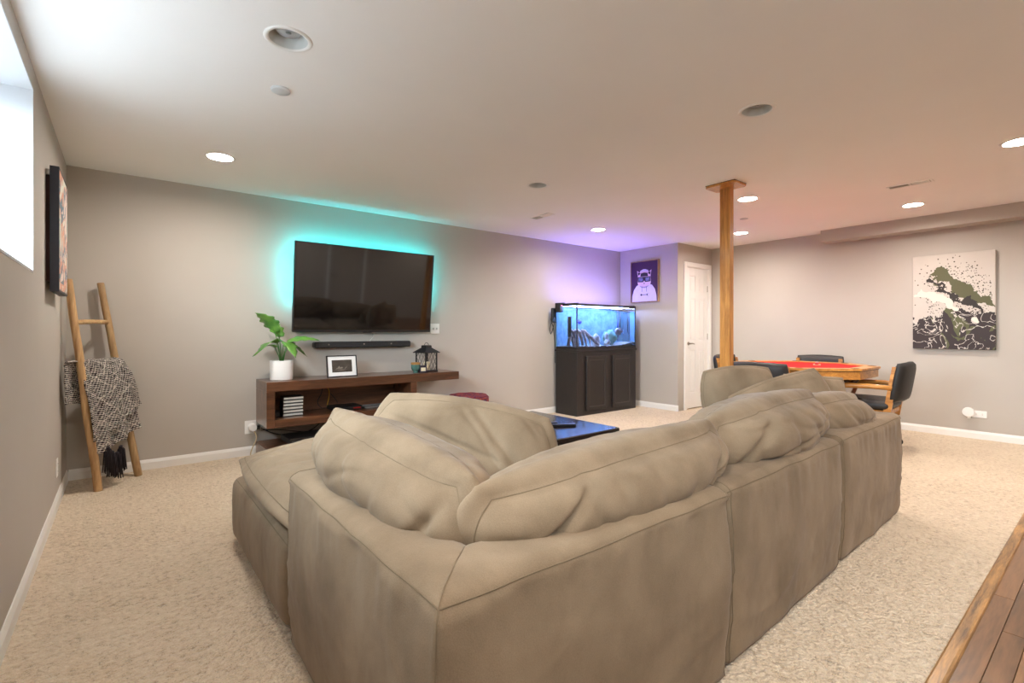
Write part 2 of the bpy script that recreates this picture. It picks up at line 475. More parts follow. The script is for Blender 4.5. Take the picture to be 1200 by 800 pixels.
def panel_door(name, x0, x1, y, z1, face, handle_left=True):
    """six panel door in its casing; face = -1 looks toward -Y, +1 toward +Y"""
    d = bpy.data.objects.new(name, None); COL.objects.link(d); d.location = ((x0 + x1) / 2, y, 0); d['kind'] = 'structure'
    w = (x1 - x0) / 2; s = face
    def B(nm, m, xa, xb, ya, yb, za, zb, par=d, b=0.0):
        lo, hi = sorted((ya * s, yb * s)); return MB().box(xa, xb, lo, hi, za, zb, b).build(nm, m, par)
    cw = .062
    B('casing', WHITE, -w - cw, -w + .004, 0, .016, 0, z1 + cw, d, .004); B('casing', WHITE, w - .004, w + cw, 0, .016, 0, z1 + cw, d, .004)
    B('casing', WHITE, -w + .004, w - .004, 0, .016, z1 - .004, z1 + cw, d, .004)
    B('jamb', WHITE, -w - .0, -w + .012, -.09, 0, 0, z1); B('jamb', WHITE, w - .012, w, -.09, 0, 0, z1); B('jamb', WHITE, -w + .012, w - .012, -.09, 0, z1 - .012, z1)
    lw = w - .014
    leaf = B('door_leaf', WHITE, -lw, lw, -.05, -.018, .012, z1 - .014)
    # stiles and rails stand proud, raised panels inside
    zs = [.012, .24, .86, 1.00, 1.62, 1.72, 1.95, z1 - .014]
    st = .1 * (x1 - x0) / .62
    for xa, xb in ((-lw, -lw + st), (-st * .45, st * .45), (lw - st, lw)):
        B('stile', WHITE, xa, xb, -.018, -.008, .012, z1 - .014, d, .003)
    for za, zb in ((zs[0], zs[1]), (zs[2], zs[3]), (zs[4], zs[5]), (zs[6], zs[7])):
        for xa, xb in ((-lw + st, -st * .45), (st * .45, lw - st)):
            B('rail', WHITE, xa, xb, -.018, -.0085, za, zb, d, .003)
    for za, zb in ((zs[1], zs[2]), (zs[3], zs[4]), (zs[5], zs[6])):
        for xa, xb in ((-lw + st, -st * .45), (st * .45, lw - st)):
            B('panel', WHITE, xa + .02, xb - .02, -.018, -.0095, za + .022, zb - .022, d, .008)
    hx = (-lw + .055) if handle_left else (lw - .055)
    hs = 1 if handle_left else -1
    hb = MB(); R = Matrix.Rotation(-s * PI / 2, 4, 'X')
    hb.lathe([(.026, 0), (.026, .006), (.012, .012), (.010, .045)], 16, M=Matrix.Translation((hx, -.008 * s, .96)) @ R)
    hb.tube([(hx, s * .034, .96), (hx + hs * .03, s * .038, .962), (hx + hs * .07, s * .036, .958), (hx + hs * .095, s * .034, .952)], [.011, .010, .009, .007], 8)
    h = hb.build('handle', STEEL, d, 'auto'); h['label'] = 'brushed metal lever handle'
    for hz in (.28, 1.06, 1.78):
        hx2 = (lw + .004) if handle_left else (-lw - .004)
        B('hinge', STEEL, hx2 - .012, hx2 + .012, -.012, -.002, hz - .045, hz + .045, d, .002)
    return d
panel_door('door_1', dl0, dl1, YD, dz1, -1)
# the blank behind the leaf
nogap_box('door_void', XN + .1, XR + .1, YD + .1, YD + .14, -.12, H + .1, WALL)
panel_door('door_2', 3.65, 4.42, YR, 2.05, 1)

# ------------------------------------------------------------------ ceiling fittings
def downlight(x, y, lit, label):
    d = thing('ceiling_light', label, 'ceiling light', (x, y, H), 0, 'recessed ceiling lights')
    R = .098
    MB().lathe([(.078, .0), (.080, -.004), (R - .006, -.006), (R, -.001), (R, .0005), (.078, .0005)], 40, cap=False).build('trim_ring', WHITE, d, True)
    if lit:
        MB().lathe([(.079, .001), (.074, .028), (.0, .03)], 40, cap=False).build('baffle', WHITE, d, True)
        MB().lathe([(.073, .012), (.060, .008), (.03, .006), (.0005, .006)], 40, cap=False).build('lens', emis('lamp_glow', LAMP_COL, LAMP), d, True)
    else:
        MB().lathe([(.079, .001), (.066, .06), (.062, .10), (.0005, .102)], 40, cap=False).build('baffle', mat('can_white', (205, 205, 200), .35, .02), d, True)
        bl = MB().lathe([(.052, .035), (.050, .048), (.038, .075), (.022, .098)], 32, cap=False)
        bl.lathe([(.052, .035), (.047, .030), (.0005, .032)], 32, cap=False)
        b = bl.build('bulb', mat('bulb_frost', (188, 190, 192), .25, .02, coat=.3), d, True)
        MB().lathe([(.012, .026), (.009, .024), (.0005, .024)], 16, cap=False).build('bulb_dimple', mat('bulb_dimple', (120, 122, 122), .3), b, True)
LB = ['unlit recessed downlight in the ceiling near the window wall, nearest of the dark ones',
      'unlit recessed downlight above the long side of the sofa', 'unlit recessed downlight in the ceiling above the coffee table',
      'lit recessed downlight in the ceiling above the wooden ladder corner', 'lit recessed downlight in front of the aquarium corner',
      'lit recessed downlight just behind the oak post plate', 'lit recessed downlight half hidden behind the oak post, near the door',
      'lit recessed downlight beside the soffit above the canvas wall', 'lit recessed downlight cut off at the right edge of the picture',
      'added unseen fill downlight above the hardwood strip behind the sofa', 'added unseen fill downlight overhead, between the window wall and the sofa arm',
      'added unseen fill downlight at the rear end of the canvas wall']
for (x, y, l), s in zip(LIGHTS, LB): downlight(x, y, l, s)
def register(x, y, w, l, label):
    v = thing('air_vent', label, 'air vent', (x, y, H), 0, 'ceiling air registers')
    fr = MB(); fr.box(-w, w, -l, -l + .014, -.006, .0); fr.box(-w, w, l - .014, l, -.006, .0); fr.box(-w, -w + .014, -l + .014, l - .014, -.006, 0); fr.box(w - .014, w, -l + .014, l - .014, -.006, 0)
    fr.box(-w + .014, w - .014, -.008, .008, -.006, 0)
    fr.build('frame', WHITE, v)
    MB().box(-w + .014, w - .014, -l + .014, l - .014, -.0012, -.0002).build('duct', mat('duct_grey', (150, 143, 136), .8), v)
    n = 18
    for i in range(n):
        yy = -l + .02 + (2 * l - .04) * (i + .5) / n
        if abs(yy) < .012: continue
        M = Matrix.Translation((0, yy, -.004)) @ Matrix.Rotation(math.radians(-42 if yy < 0 else 42), 4, 'X')
        MB().box(-w + .014, w - .014, -.006, .006, -.0005, .0005, M=M).build('slat', WHITE, v)
register(5.286, 1.172, .052, .155, 'white louvred air vent in the ceiling near the soffit')
register(3.595, 4.0, .052, .15, 'small white louvred air vent in the ceiling in front of the television wall')
MB_ = MB().lathe([(.046, 0), (.048, -.004), (.046, -.010), (.040, -.013), (.0005, -.014)], 32, cap=False)
tag(MB_.build('ceiling_cover', mat('cap_white', (205, 206, 206), .5, .02), None, True, (0.646, 2.76, H)), 'round flat white cover disc on the ceiling near the window wall', 'ceiling cap')
MB_ = MB().lathe([(.042, 0), (.044, -.006), (.036, -.010), (.0005, -.011)], 28, cap=False)
tag(MB_.build('ceiling_cover', mat('cap_white', (205, 206, 206), .5, .02), None, True, (5.448, 2.683, H)), 'small round white cover disc on the ceiling behind the oak post', 'ceiling cap')

# ------------------------------------------------------------------ oak post
post = thing('oak_post', 'square fluted oak support post with a ceiling plate behind the sofa', 'post', (4.122, 2.183, 0))
px, py = .030, .046
def flutes(half, n):
    pts = []
    for i in range(n):
        a = -half + 2 * half * i / n; b = -half + 2 * half * (i + 1) / n; g = (b - a) * .12
        pts += [(a + g * .2, 0), (b - g, 0), (b - g * .5, .003), (b - g * .1, 0)]
    return pts
poly = [(x, -py + d) for x, d in flutes(px, 3)] + [(px - d, y) for y, d in flutes(py, 4)] + [(-x, py - d) for x, d in flutes(px, 3)] + [(-px + d, -y) for y, d in flutes(py, 4)]
MB().prism(poly, 0.0, H - .024, 'XY').build('shaft', OAKZ, post)
c = .02; w_, l_ = .105, .135
MB().prism([(-w_ + c, -l_), (w_ - c, -l_), (w_, -l_ + c), (w_, l_ - c), (w_ - c, l_), (-w_ + c, l_), (-w_, l_ - c), (-w_, -l_ + c)], H - .024, H - .006, 'XY').build('ceiling_plate', OAKZ, post, loc=(-.05, -.018, 0))
MB().box(-.1, .1, -.13, .13, H - .006, H - .0005).build('shim', BLACKM, post, loc=(-.05, -.018, 0))
MB().box(-.075, .075, -.09, .09, 0.0, .018, .004).build('base_plate', OAKZ, post)

# ------------------------------------------------------------------ sectional sofa
def fabric_mat(name, col, col2, nscale=5.0):
    m = bpy.data.materials.new(name); m.use_nodes = True
    nt = m.node_tree; N = nt.nodes; L = nt.links; p = N['Principled BSDF']
    tc = N.new('ShaderNodeTexCoord')
    mp = N.new('ShaderNodeMapping'); mp.inputs['Scale'].default_value = (1, 1, .7); L.new(tc.outputs['Object'], mp.inputs[0])
    a = N.new('ShaderNodeTexNoise'); a.inputs['Scale'].default_value = nscale; a.inputs['Detail'].default_value = 4; a.inputs['Roughness'].default_value = .5
    L.new(mp.outputs[0], a.inputs['Vector'])
    b = N.new('ShaderNodeTexNoise'); b.inputs['Scale'].default_value = 330; b.inputs['Detail'].default_value = 2; L.new(tc.outputs['Object'], b.inputs['Vector'])
    mx = N.new('ShaderNodeMath'); mx.operation = 'MULTIPLY_ADD'; mx.inputs[1].default_value = .30; L.new(b.outputs['Fac'], mx.inputs[0]); L.new(a.outputs['Fac'], mx.inputs[2])
    r = N.new('ShaderNodeValToRGB'); e = r.color_ramp.elements
    e[0].position = .42; e[0].color = (*lin(col2), 1); e[1].position = .90; e[1].color = (*lin(col), 1)
    L.new(mx.outputs[0], r.inputs[0]); L.new(r.outputs[0], p.inputs['Base Color'])
    p.inputs['Roughness'].default_value = .9; p.inputs['Specular IOR Level'].default_value = .15
    p.inputs['Sheen Weight'].default_value = .10; p.inputs['Sheen Roughness'].default_value = .4
    cr = N.new('ShaderNodeTexNoise'); cr.inputs['Scale'].default_value = 9; cr.inputs['Detail'].default_value = 1.5; cr.inputs['Distortion'].default_value = .3
    L.new(tc.outputs['Object'], cr.inputs['Vector'])
    hh = N.new('ShaderNodeMath'); hh.operation = 'MULTIPLY_ADD'; hh.inputs[1].default_value = .06; L.new(b.outputs['Fac'], hh.inputs[0]); L.new(cr.outputs['Fac'], hh.inputs[2])
    rg = N.new('ShaderNodeTexNoise'); rg.noise_type = 'RIDGED_MULTIFRACTAL'; rg.inputs['Scale'].default_value = 4.5; rg.inputs['Detail'].default_value = 2.0
    L.new(tc.outputs['Object'], rg.inputs['Vector'])
    h3 = N.new('ShaderNodeMath'); h3.operation = 'MULTIPLY_ADD'; h3.inputs[1].default_value = -.22; L.new(rg.outputs['Fac'], h3.inputs[0]); L.new(hh.outputs[0], h3.inputs[2])
    bp = N.new('ShaderNodeBump'); bp.inputs['Strength'].default_value = .40; bp.inputs['Distance'].default_value = .020
    L.new(h3.outputs[0], bp.inputs['Height']); L.new(bp.outputs[0], p.inputs['Normal'])
    return m
FAB = fabric_mat('sofa_fabric', (151, 131, 107), (119, 101, 80))
SEAM = mat('sofa_seam', (120, 104, 83), .9, .1, 30, spec=.1)

def nz3(p, s, seed):
    return noise.noise(Vector((p[0] * s[0] + seed * 3.7, p[1] * s[1] + seed * 1.3, p[2] * s[2] - seed * 2.1)))

def sweep_back(name, path, t, h, seed, parent, end0=True, end1=True, z0=0.012):
    """soft upholstered back swept along a plan path (outer face line); thickness t goes to the path's left side"""
    # resample path
    P = [Vector((*p, 0)) for p in path]
    S = []; step = .014
    for i in range(len(P) - 1):
        L_ = (P[i + 1] - P[i]).length; n = max(2, round(L_ / step)); d = (P[i + 1] - P[i]).normalized()
        nl = Vector((-d.y, d.x, 0))
        for k in range(n + (1 if i == len(P) - 2 else 0)):
            S.append((P[i].lerp(P[i + 1], k / n), nl, i, k / n))
    # mitre normal at corners
    out = []
    tot = 0
    for j, (p, nl, i, fr) in enumerate(S):
        if i > 0 and fr == 0.0:
            d0 = (P[i] - P[i - 1]).normalized(); n0 = Vector((-d0.y, d0.x, 0))
            m = (n0 + nl); m = m / m.dot(nl)
        else:
            m = nl
        # pull in-plane for shear next to corners is not needed: inner side simply overlaps little
        # distance to the nearest turn along the path and the direction away from it
        dc, away = 9.0, Vector((0, 0, 0))
        for c_i in range(1, len(P) - 1):
            if c_i in (i, i + 1):
                dd = (p - P[c_i]).length
                if dd < dc: dc, away = dd, ((p - P[c_i]).normalized() if dd > 1e-6 else Vector((0, 0, 0)))
        out.append([p, m, 0.0, i, fr, dc, away])
        if j: tot += (p - S[j - 1][0]).length
        out[-1][2] = tot
    # profile: outer bottom -> outer top -> inner top -> inner bottom (a: 0 outer .. 1 inner)
    r = .035
    prof = []
    nz_ = 30
    for k in range(nz_ + 1):
        z = (h - r) * k / nz_; prof.append((0.0, z, 'o'))
    for k in range(1, 6):
        a = PI / 2 * k / 6; prof.append((r * (1 - math.cos(a)), h - r + r * math.sin(a), 'c'))
    for k in range(0, 13):
        prof.append((r + (t - 2 * r) * k / 12, h, 't'))
    for k in range(1, 6):
        a = PI / 2 * k / 6; prof.append((t - r + r * math.sin(a), h - r + r * math.cos(a), 'i'))
    for k in range(1, 9):
        prof.append((t, (h - r) * (1 - k / 8), 'n'))
    v = []; n_p = len(prof)
    seam_out = []; corner_cols = []
    for j, (p, m, s, i, fr, dc, away) in enumerate(out):
        e = min(s if end0 else 9, (tot - s) if end1 else 9)
        rr = .03
        sh = 0.0
        if e < rr: sh = rr - math.sqrt(max(0, rr * rr - (rr - e) ** 2))
        iscorner = (i > 0 and fr == 0.0)
        if iscorner: corner_cols.append(j)
        for (a, z, kd) in prof:
            aa = t / 2 + (a - t / 2) * (1 - sh / (t / 2))
            zz = z - (sh * (z / h) if z > h * .5 else 0)
            q = p + m * aa + away * max(0.0, aa - dc)
            # belly of the outer face, sag of the top
            bel = 0.0
            zt = z / h
            if kd in 'o':
                bel = .012 * math.sin(PI * min(1, zt)) - .010 * (1 - zt) ** 4
                pk = math.exp(-((h - z) / .14) ** 2)
                bel += pk * .008 * nz3((s, 0, z), (19, 1, 2.0), seed) * (1 if not iscorner else .3)
                bel += .010 * nz3((s, 0, z), (3.2, 1, 3.0), seed + 5) + .002 * nz3((s, 0, z), (9, 1, 3.0), seed + 15)
                fold = nz3((s, 0, z), (2.2, 1, 7), seed + 9)
                bel += .006 * max(0, 1 - abs(fold) * 6) * (1 - zt)
                # puckers along vertical ends
                if e < .12:
                    bel += .005 * math.exp(-e / .05) * nz3((0, 0, z), (1, 1, 38), seed + 3)
                bel += -.018 * math.exp(-e / .03) * (1 if e < 1 else 0)
            if kd in 'tci':
                zz += .006 * nz3((s, a, 0), (6, 9, 1), seed + 2) + (.006 * math.sin(PI * a / t) if kd == 't' else 0)
            q = q - m * bel
            v.append((q.x, q.y, z0 + zz))
    f = []
    for j in range(len(out) - 1):
        for k in range(n_p - 1):
            f.append((j * n_p + k, j * n_p + k + 1, (j + 1) * n_p + k + 1, (j + 1) * n_p + k))
        f.append((j * n_p + n_p - 1, j * n_p, (j + 1) * n_p, (j + 1) * n_p + n_p - 1))
    f.append(tuple(range(n_p))); f.append(tuple((len(out) - 1) * n_p + k for k in range(n_p))[::-1])
    o = mesh(name, v, f, FAB, parent, True)
    # stitched seams: along the outer top edge, and the mitre and corner where the back turns
    kx = nz_ + 2
    MB().tube([v[j * n_p + kx] for j in range(1, len(out) - 1)], .0018, 5).build('seam', SEAM, o, True)
    for cj in corner_cols:
        MB().tube([v[cj * n_p + k] for k in range(kx + 20, -1, -1)], .0018, 5).build('seam', SEAM, o, True)
    for (fl, j) in ((end0, 2), (end1, len(out) - 3)):
        if fl:
            MB().tube([v[j * n_p + k] for k in range(0, kx + 18)], .0018, 5).build('seam', SEAM, o, True)
    return o

def soft_box(name, x0, x1, y0, y1, z0, z1, seed, parent, r=.05, bulge=.015, wr=.006, seg=.03, mat_=None, seams=True, tub=.0018):
    """rounded upholstered block: lattice on a cube, rounded, bulged and wrinkled"""
    dx, dy, dz = x1 - x0, y1 - y0, z1 - z0
    nx, ny, nz_ = max(8, int(dx / seg)), max(8, int(dy / seg)), max(6, int(dz / (seg * .7)))
    idx = {}; v = []; f = []
    def P(i, j, k):
        key = (i, j, k)
        if key in idx: return idx[key]
        u, w, q = i / nx * 2 - 1, j / ny * 2 - 1, k / nz_ * 2 - 1
        h = (dx / 2, dy / 2, dz / 2); p = [u * h[0], w * h[1], q * h[2]]
        c_ = [max(-h[a] + r, min(h[a] - r, p[a])) for a in range(3)]
        d = Vector((p[0] - c_[0], p[1] - c_[1], p[2] - c_[2]))
        n = d.normalized() if d.length > 1e-6 else Vector((0, 0, 1))
        pos = Vector(c_) + n * r
        b = bulge * (1 - u * u) * (1 - w * w) if abs(q) == 1 else bulge * (1 - q * q) * .8
        pos += n * (b + wr * nz3(pos, (5, 5, 7), seed) + wr * .5 * nz3(pos, (14, 14, 10), seed + 4))
        idx[key] = len(v); v.append((pos.x + (x0 + x1) / 2, pos.y + (y0 + y1) / 2, pos.z + (z0 + z1) / 2))
        return idx[key]
    for i in range(nx):
        for j in range(ny):
            for k in (0, nz_): f.append((P(i, j, k), P(i + 1, j, k), P(i + 1, j + 1, k), P(i, j + 1, k)))
    for i in range(nx):
        for k in range(nz_):
            for j in (0, ny): f.append((P(i, j, k), P(i + 1, j, k), P(i + 1, j, k + 1), P(i, j, k + 1)))
    for j in range(ny):
        for k in range(nz_):
            for i in (0, nx): f.append((P(i, j, k), P(i, j + 1, k), P(i, j + 1, k + 1), P(i, j, k + 1)))
    o = mesh(name, v, f, mat_ or FAB, parent, True)
    if seams:
        k = nz_
        loop = [(i, 0, k) for i in range(nx + 1)] + [(nx, j, k) for j in range(1, ny + 1)] + [(i, ny, k) for i in range(nx - 1, -1, -1)] + [(0, j, k) for j in range(ny - 1, -1, -1)]
        MB().tube([v[idx[q]] for q in loop], tub, 5).build('seam', SEAM, o, True)
    return o

SH = 0.605
# corner piece: back along the long side, arm toward the ottoman
s1 = thing('sofa_section', 'khaki corner sofa section with mitred back and arm, nearest the camera', 'sofa section', (0, 0, 0), 0, 'sections of the khaki sectional sofa')
sweep_back('back', [(0.470, 1.925), (0.468, 0.818), (1.567, 0.808)], .205, SH, 1, s1)
soft_box('seat_base', .69, 1.56, 1.03, 1.93, .012, .30, 3, s1, .03, .006)
soft_box('seat_cushion', .685, 1.565, 1.03, 1.95, .28, .50, 4, s1, .07, .035, .01)
s2 = thing('sofa_section', 'khaki middle sofa section with a straight back, between the corner section and the end section', 'sofa section', (0, 0, 0), 0, 'sections of the khaki sectional sofa')
sweep_back('back', [(1.577, 0.832), (2.715, 0.858)], .21, SH - .002, 2, s2)
soft_box('seat_base', 1.585, 2.705, 1.07, 1.95, .012, .30, 13, s2, .03, .006)
soft_box('seat_cushion', 1.58, 2.71, 1.07, 1.97, .28, .50, 14, s2, .07, .035, .01)
s3 = thing('sofa_section', 'khaki end sofa section farthest along the sofa, beside the poker chair', 'sofa section', (0, 0, 0), 0, 'sections of the khaki sectional sofa')
sweep_back('back', [(2.733, 0.868), (3.835, 0.888)], .21, SH, 6, s3)
soft_box('seat_base', 2.74, 3.82, 1.10, 1.98, .012, .30, 23, s3, .03, .006)
soft_box('seat_cushion', 2.735, 3.825, 1.10, 2.0, .28, .50, 24, s3, .07, .035, .01)
s4 = thing('sofa_ottoman', 'khaki ottoman section with a loose cushion, in front of the arm by the window wall', 'ottoman', (0, 0, 0), 0, 'sections of the khaki sectional sofa')
soft_box('base', .470, 1.55, 1.945, 3.06, .012, .345, 31, s4, .045, .012, .006, .025)

def cushion(name, label, W, Hh, T, Tg, loc, yaw, lean, roll, seed, wr=.012, sag=.02, slump=.15, bend=0.0, group='loose khaki back cushions on the sofa', fold=None, taper=0.0, cat='cushion', nu=92, nv=50, parent=None, seamr=.0018, corner=.16, pw_u=4.0):
    """gusseted feather cushion: width x, thickness y, height z, origin at the bottom middle"""
    nw = 10
    idx = {}; v = []; f = []
    def P(i, j, k):
        key = (i, j, k)
        if key in idx: return idx[key]
        u, q, w = i / nu * 2 - 1, j / nv * 2 - 1, k / nw * 2 - 1
        bul = ((1 - abs(u) ** pw_u) * (1 - abs(q) ** 2.1)) ** .5
        half = (Tg + (T - Tg) * bul) / 2 * (1 - slump * q)
        cor = (abs(u) * abs(q)) ** 3
        half *= 1 - .45 * cor
        half *= 1 - .18 * abs(u) ** 8
        x = W / 2 * u * math.sqrt(1 - corner * q * q) * (1 - taper * q)
        z = Hh / 2 * q * math.sqrt(1 - corner * u * u)
        edge = max(abs(u), abs(q)) ** 10
        g = .26 * Tg * (1 - w * w) * edge
        x += g * u; z += g * q
        y = half * w
        z -= sag * (1 - u * u) * (q + 1) / 2
        p = Vector((x, y, z))
        # folds running in from the rim, random creases
        ed = 1 - max(abs(u), abs(q))
        sgn = 1 if w > 0 else (-1 if w < 0 else 0)
        a1 = nz3((x, y, z), (3.6, 5, 4.2), seed)
        a2 = nz3((x + .3 * z, y, z * .6), (11, 9, 8), seed + 4)
        rid = max(0, 1 - abs(nz3((x * .8 + z * .7, y, z - x * .5), (4.6, 3, 2.2), seed + 8)) * 7)
        rid2 = max(0, 1 - abs(nz3((x - z * .6, y, z * .9), (2.6, 3, 6.0), seed + 12)) * 8)
        ax = x if abs(q) > abs(u) else z
        puck = math.exp(-ed / .10) * nz3((ax, 0, 0), (28, 1, 1), seed + 6)
        d = wr * (a1 * .9 + a2 * .30 - rid * .45 - rid2 * .40) + .005 * puck
        d *= .25 + .75 * min(1, ed / .16)
        if abs(w) == 1: p.y += sgn * d
        else: p.x += u * edge * d * .7; p.z += q * edge * d * .7; p.y += d * w
        if fold:
            for (fu, fq, du, dq, wd, dep) in fold:        # a crease: line through (fu,fq) along (du,dq)
                L_ = math.hypot(du, dq); nx_, nq_ = -dq / L_, du / L_
                dist = (u - fu) * nx_ + (q - fq) * nq_; al = (u - fu) * du / L_ + (q - fq) * dq / L_
                p.y -= sgn * dep * math.exp(-(dist / wd) ** 2) * math.exp(-(al / .9) ** 4) if abs(w) == 1 else 0
        if bend:
            p.y += bend * (u * u)                        # wings curve forward
        idx[key] = len(v); v.append(p); return idx[key]
    for i in range(nu):
        for j in range(nv):
            for k in (0, nw): f.append((P(i, j, k), P(i + 1, j, k), P(i + 1, j + 1, k), P(i, j + 1, k)))
    for i in range(nu):
        for k in range(nw):
            for j in (0, nv): f.append((P(i, j, k), P(i + 1, j, k), P(i + 1, j, k + 1), P(i, j, k + 1)))
    for j in range(nv):
        for k in range(nw):
            for i in (0, nu): f.append((P(i, j, k), P(i, j + 1, k), P(i, j + 1, k + 1), P(i, j, k + 1)))
    zc = Hh / 2
    vv = [(p.x, p.y, p.z + zc) for p in v]
    M = Matrix.Translation(loc) @ Matrix.Rotation(yaw, 4, 'Z') @ Matrix.Rotation(roll, 4, 'Y') @ Matrix.Rotation(lean, 4, 'X')
    root = parent
    if parent is None:
        root = bpy.data.objects.new(name, None); COL.objects.link(root); root.matrix_world = M; tag(root, label, cat, group)
    o = mesh('cover' if parent is None else name, vv, f, FAB, root, True)
    if parent is not None: o.matrix_local = M
    for k in (0, nw):
        loop = [(i, 0, k) for i in range(nu + 1)] + [(nu, j, k) for j in range(1, nv + 1)] + [(i, nv, k) for i in range(nu - 1, -1, -1)] + [(0, j, k) for j in range(nv - 1, -1, -1)]
        MB().tube([vv[idx[q]] for q in loop], seamr, 5).build('seam', SEAM, o, True)
    return root
rad = math.radians
# ottoman's own seat cushion (a part, it lies loosely on the base)
cushion('seat_cushion', '', 1.08, 1.04, .24, .09, (1.0, 1.84, .43), 0, rad(-88), 0, 41, .020, 0, 0, parent=s4, nu=70, nv=64, corner=.12)
# A: leaning on the arm; B: standing across the corner; C, D, E: along the back; F, G, H: loose at the far end
cushion('back_cushion', 'large khaki back cushion leaning over the sofa arm nearest the window wall', 1.02, .335, .36, .12, (.735, 1.55, .465), rad(-88), rad(8), rad(4), 51, .020, .015, -.25,
        fold=[(.1, -.1, 1, -.3, .05, .014), (.72, .1, .3, 1, .045, .022), (.85, -.3, 1, .6, .05, .02)], corner=.34, pw_u=2.4, taper=-.06)
cushion('back_cushion', 'large upright khaki cushion standing across the inner corner of the sofa', .78, .385, .27, .12, (1.09, 1.78, .44), rad(-45), rad(-12), rad(8), 61, .016, .0, .1, corner=.30, pw_u=2.8,
        fold=[(-.3, .3, 1, -.5, .06, .012), (.5, .2, -.5, 1, .06, .015)])
cushion('back_cushion', 'plump khaki back cushion on the corner section, its end folded into the corner', 1.10, .295, .37, .12, (1.25, 1.065, .475), rad(-1), rad(8), rad(-3), 71, .020, .01, -.25,
        fold=[(-.78, .0, .35, 1, .04, .035), (-.7, -.3, 1, .5, .05, .02), (.55, .1, .5, 1, .045, .03), (.8, .2, 1, .5, .05, .02)], corner=.34, taper=-.13, pw_u=2.2)
cushion('back_cushion', 'plump khaki back cushion on the middle sofa section', 1.10, .345, .38, .12, (2.34, 1.095, .475), rad(1), rad(8), rad(-2), 81, .022, .0, -.25,
        fold=[(-.3, .1, 1, .4, .05, .022), (.4, .0, .5, 1, .045, .028), (-.75, .2, .4, 1, .05, .02)], corner=.38, taper=-.12, pw_u=2.2)
cushion('back_cushion', 'rounded khaki back cushion on the end sofa section', .76, .31, .36, .12, (3.24, 1.115, .46), rad(1), rad(8), rad(3), 91, .018, .01, -.25, corner=.42, taper=-.08, pw_u=2.2)
cushion('back_cushion', 'dark side khaki cushion standing behind the diagonal one at the far end of the sofa', .54, .41, .22, .05, (3.47, 1.72, .47), rad(-35), rad(-8), rad(-3), 101, .014, .0, .1, corner=.26)
cushion('back_cushion', 'khaki cushion tilted diagonally with one corner up, at the far end of the sofa', .74, .38, .20, .05, (3.54, 1.42, .44), rad(-30), rad(-10), rad(-16), 111, .010, .0, .1, corner=.24)
cushion('back_cushion', 'small crumpled khaki cushion peeking out behind the rounded back cushion', .44, .37, .24, .06, (3.79, 1.38, .46), rad(-38), rad(-6), rad(4), 121, .022, .02, .1, corner=.2)

# ------------------------------------------------------------------ coffee table and remote
ct = thing('coffee_table', 'low dark glossy coffee table inside the curve of the sofa', 'coffee table', (2.30, 2.86, 0))
DKTOP = wood('espresso', (26, 20, 20), (52, 40, 36), .16, 'X', 10, coat=.7)
MB().box(-.60, .60, -.50, .50, .368, .42, .006).build('table_top', DKTOP, ct)
MB().box(-.52, .52, -.42, .42, .30, .368).build('apron', DKTOP, ct)
for sx in (-1, 1):
    for sy in (-1, 1):
        MB().box(sx * .50 - .04, sx * .50 + .04, sy * .40 - .04, sy * .40 + .04, 0, .30, .004).build('leg', DKTOP, ct)
MB().box(-.46, .46, -.36, .36, .10, .125, .003).build('lower_shelf', DKTOP, ct)
def remote(loc, rz, label, L_, Wd):
    r = thing('remote_control', label, 'remote control', loc, rz, 'remote controls on the coffee table')
    MB().box(-L_ / 2, L_ / 2, -Wd / 2, Wd / 2, .0, .018, .006).build('body', BLACKP, r)
    for i in range(4):
        for j in range(2):
            MB().lathe([(.0055, .018), (.005, .0195), (.0005, .0196)], 10, (-L_ * .3 + i * L_ * .16, (j - .5) * Wd * .4, 0), cap=False).build('button', mat('button_grey', (70, 72, 76), .5), r)
remote((2.60, 2.66, .4205), rad(-30), 'black remote control lying at the edge of the cushion on the coffee table', .20, .048)
remote((2.55, 2.78, .4205), rad(-24), 'second black remote control lying farther back on the coffee table', .17, .042)

# ------------------------------------------------------------------ television with backlight
tvx0, tvx1 = 1.256, 2.724; tvw = tvx1 - tvx0; tvh = .861
tv = thing('television', 'large wall mounted flat television with cyan glow behind it', 'television', ((tvx0 + tvx1) / 2, 4.930, 1.130))
tv.rotation_euler = (math.atan2(.098, .855), 0, 0)
w = tvw / 2
MB().box(-w, w, 0.0, .035, 0, tvh, .004).build('casing', BLACKP, tv)
MB().box(-w * .6, w * .6, .035, .052, .1, tvh * .6, .01).build('rear_housing', BLACKP, tv)
SCR = mat('screen_glass', (9, 8, 9), .05, .02, 3, spec=1.0)
MB().box(-w + .009, w - .009, -.0012, 0.002, .022, tvh - .009).build('screen', SCR, tv)
fr = MB(); fr.box(-w, w, -.003, .0, 0, .022); fr.box(-w, w, -.003, .0, tvh - .009, tvh); fr.box(-w, -w + .009, -.003, 0, .022, tvh - .009); fr.box(w - .009, w, -.003, 0, .022, tvh - .009)
fr.build('bezel', mat('bezel_dark', (34, 32, 33), .35), tv)
MB().box(-.05, .05, -.006, 0, -.006, .001, .002).build('sensor_bar', mat('bezel_dark', (34, 32, 33), .35), tv)
ml = MB(); ml.box(-.2, .2, .04, .075, .25, .6); ml.build('wall_bracket', BLACKM, tv)
LEDM = emis('led_cyan', (0.0, 0.74, 0.84), 52.0)
MB().box(-w + .05, w - .05, .0355, .039, tvh - .05, tvh - .035).build('led_strip', LEDM, tv)
MB().box(-w + .03, -w + .045, .0355, .039, .28, tvh - .06).build('led_strip', LEDM, tv)
MB().box(w - .045, w - .03, .0355, .039, .28, tvh - .06).build('led_strip', LEDM, tv)

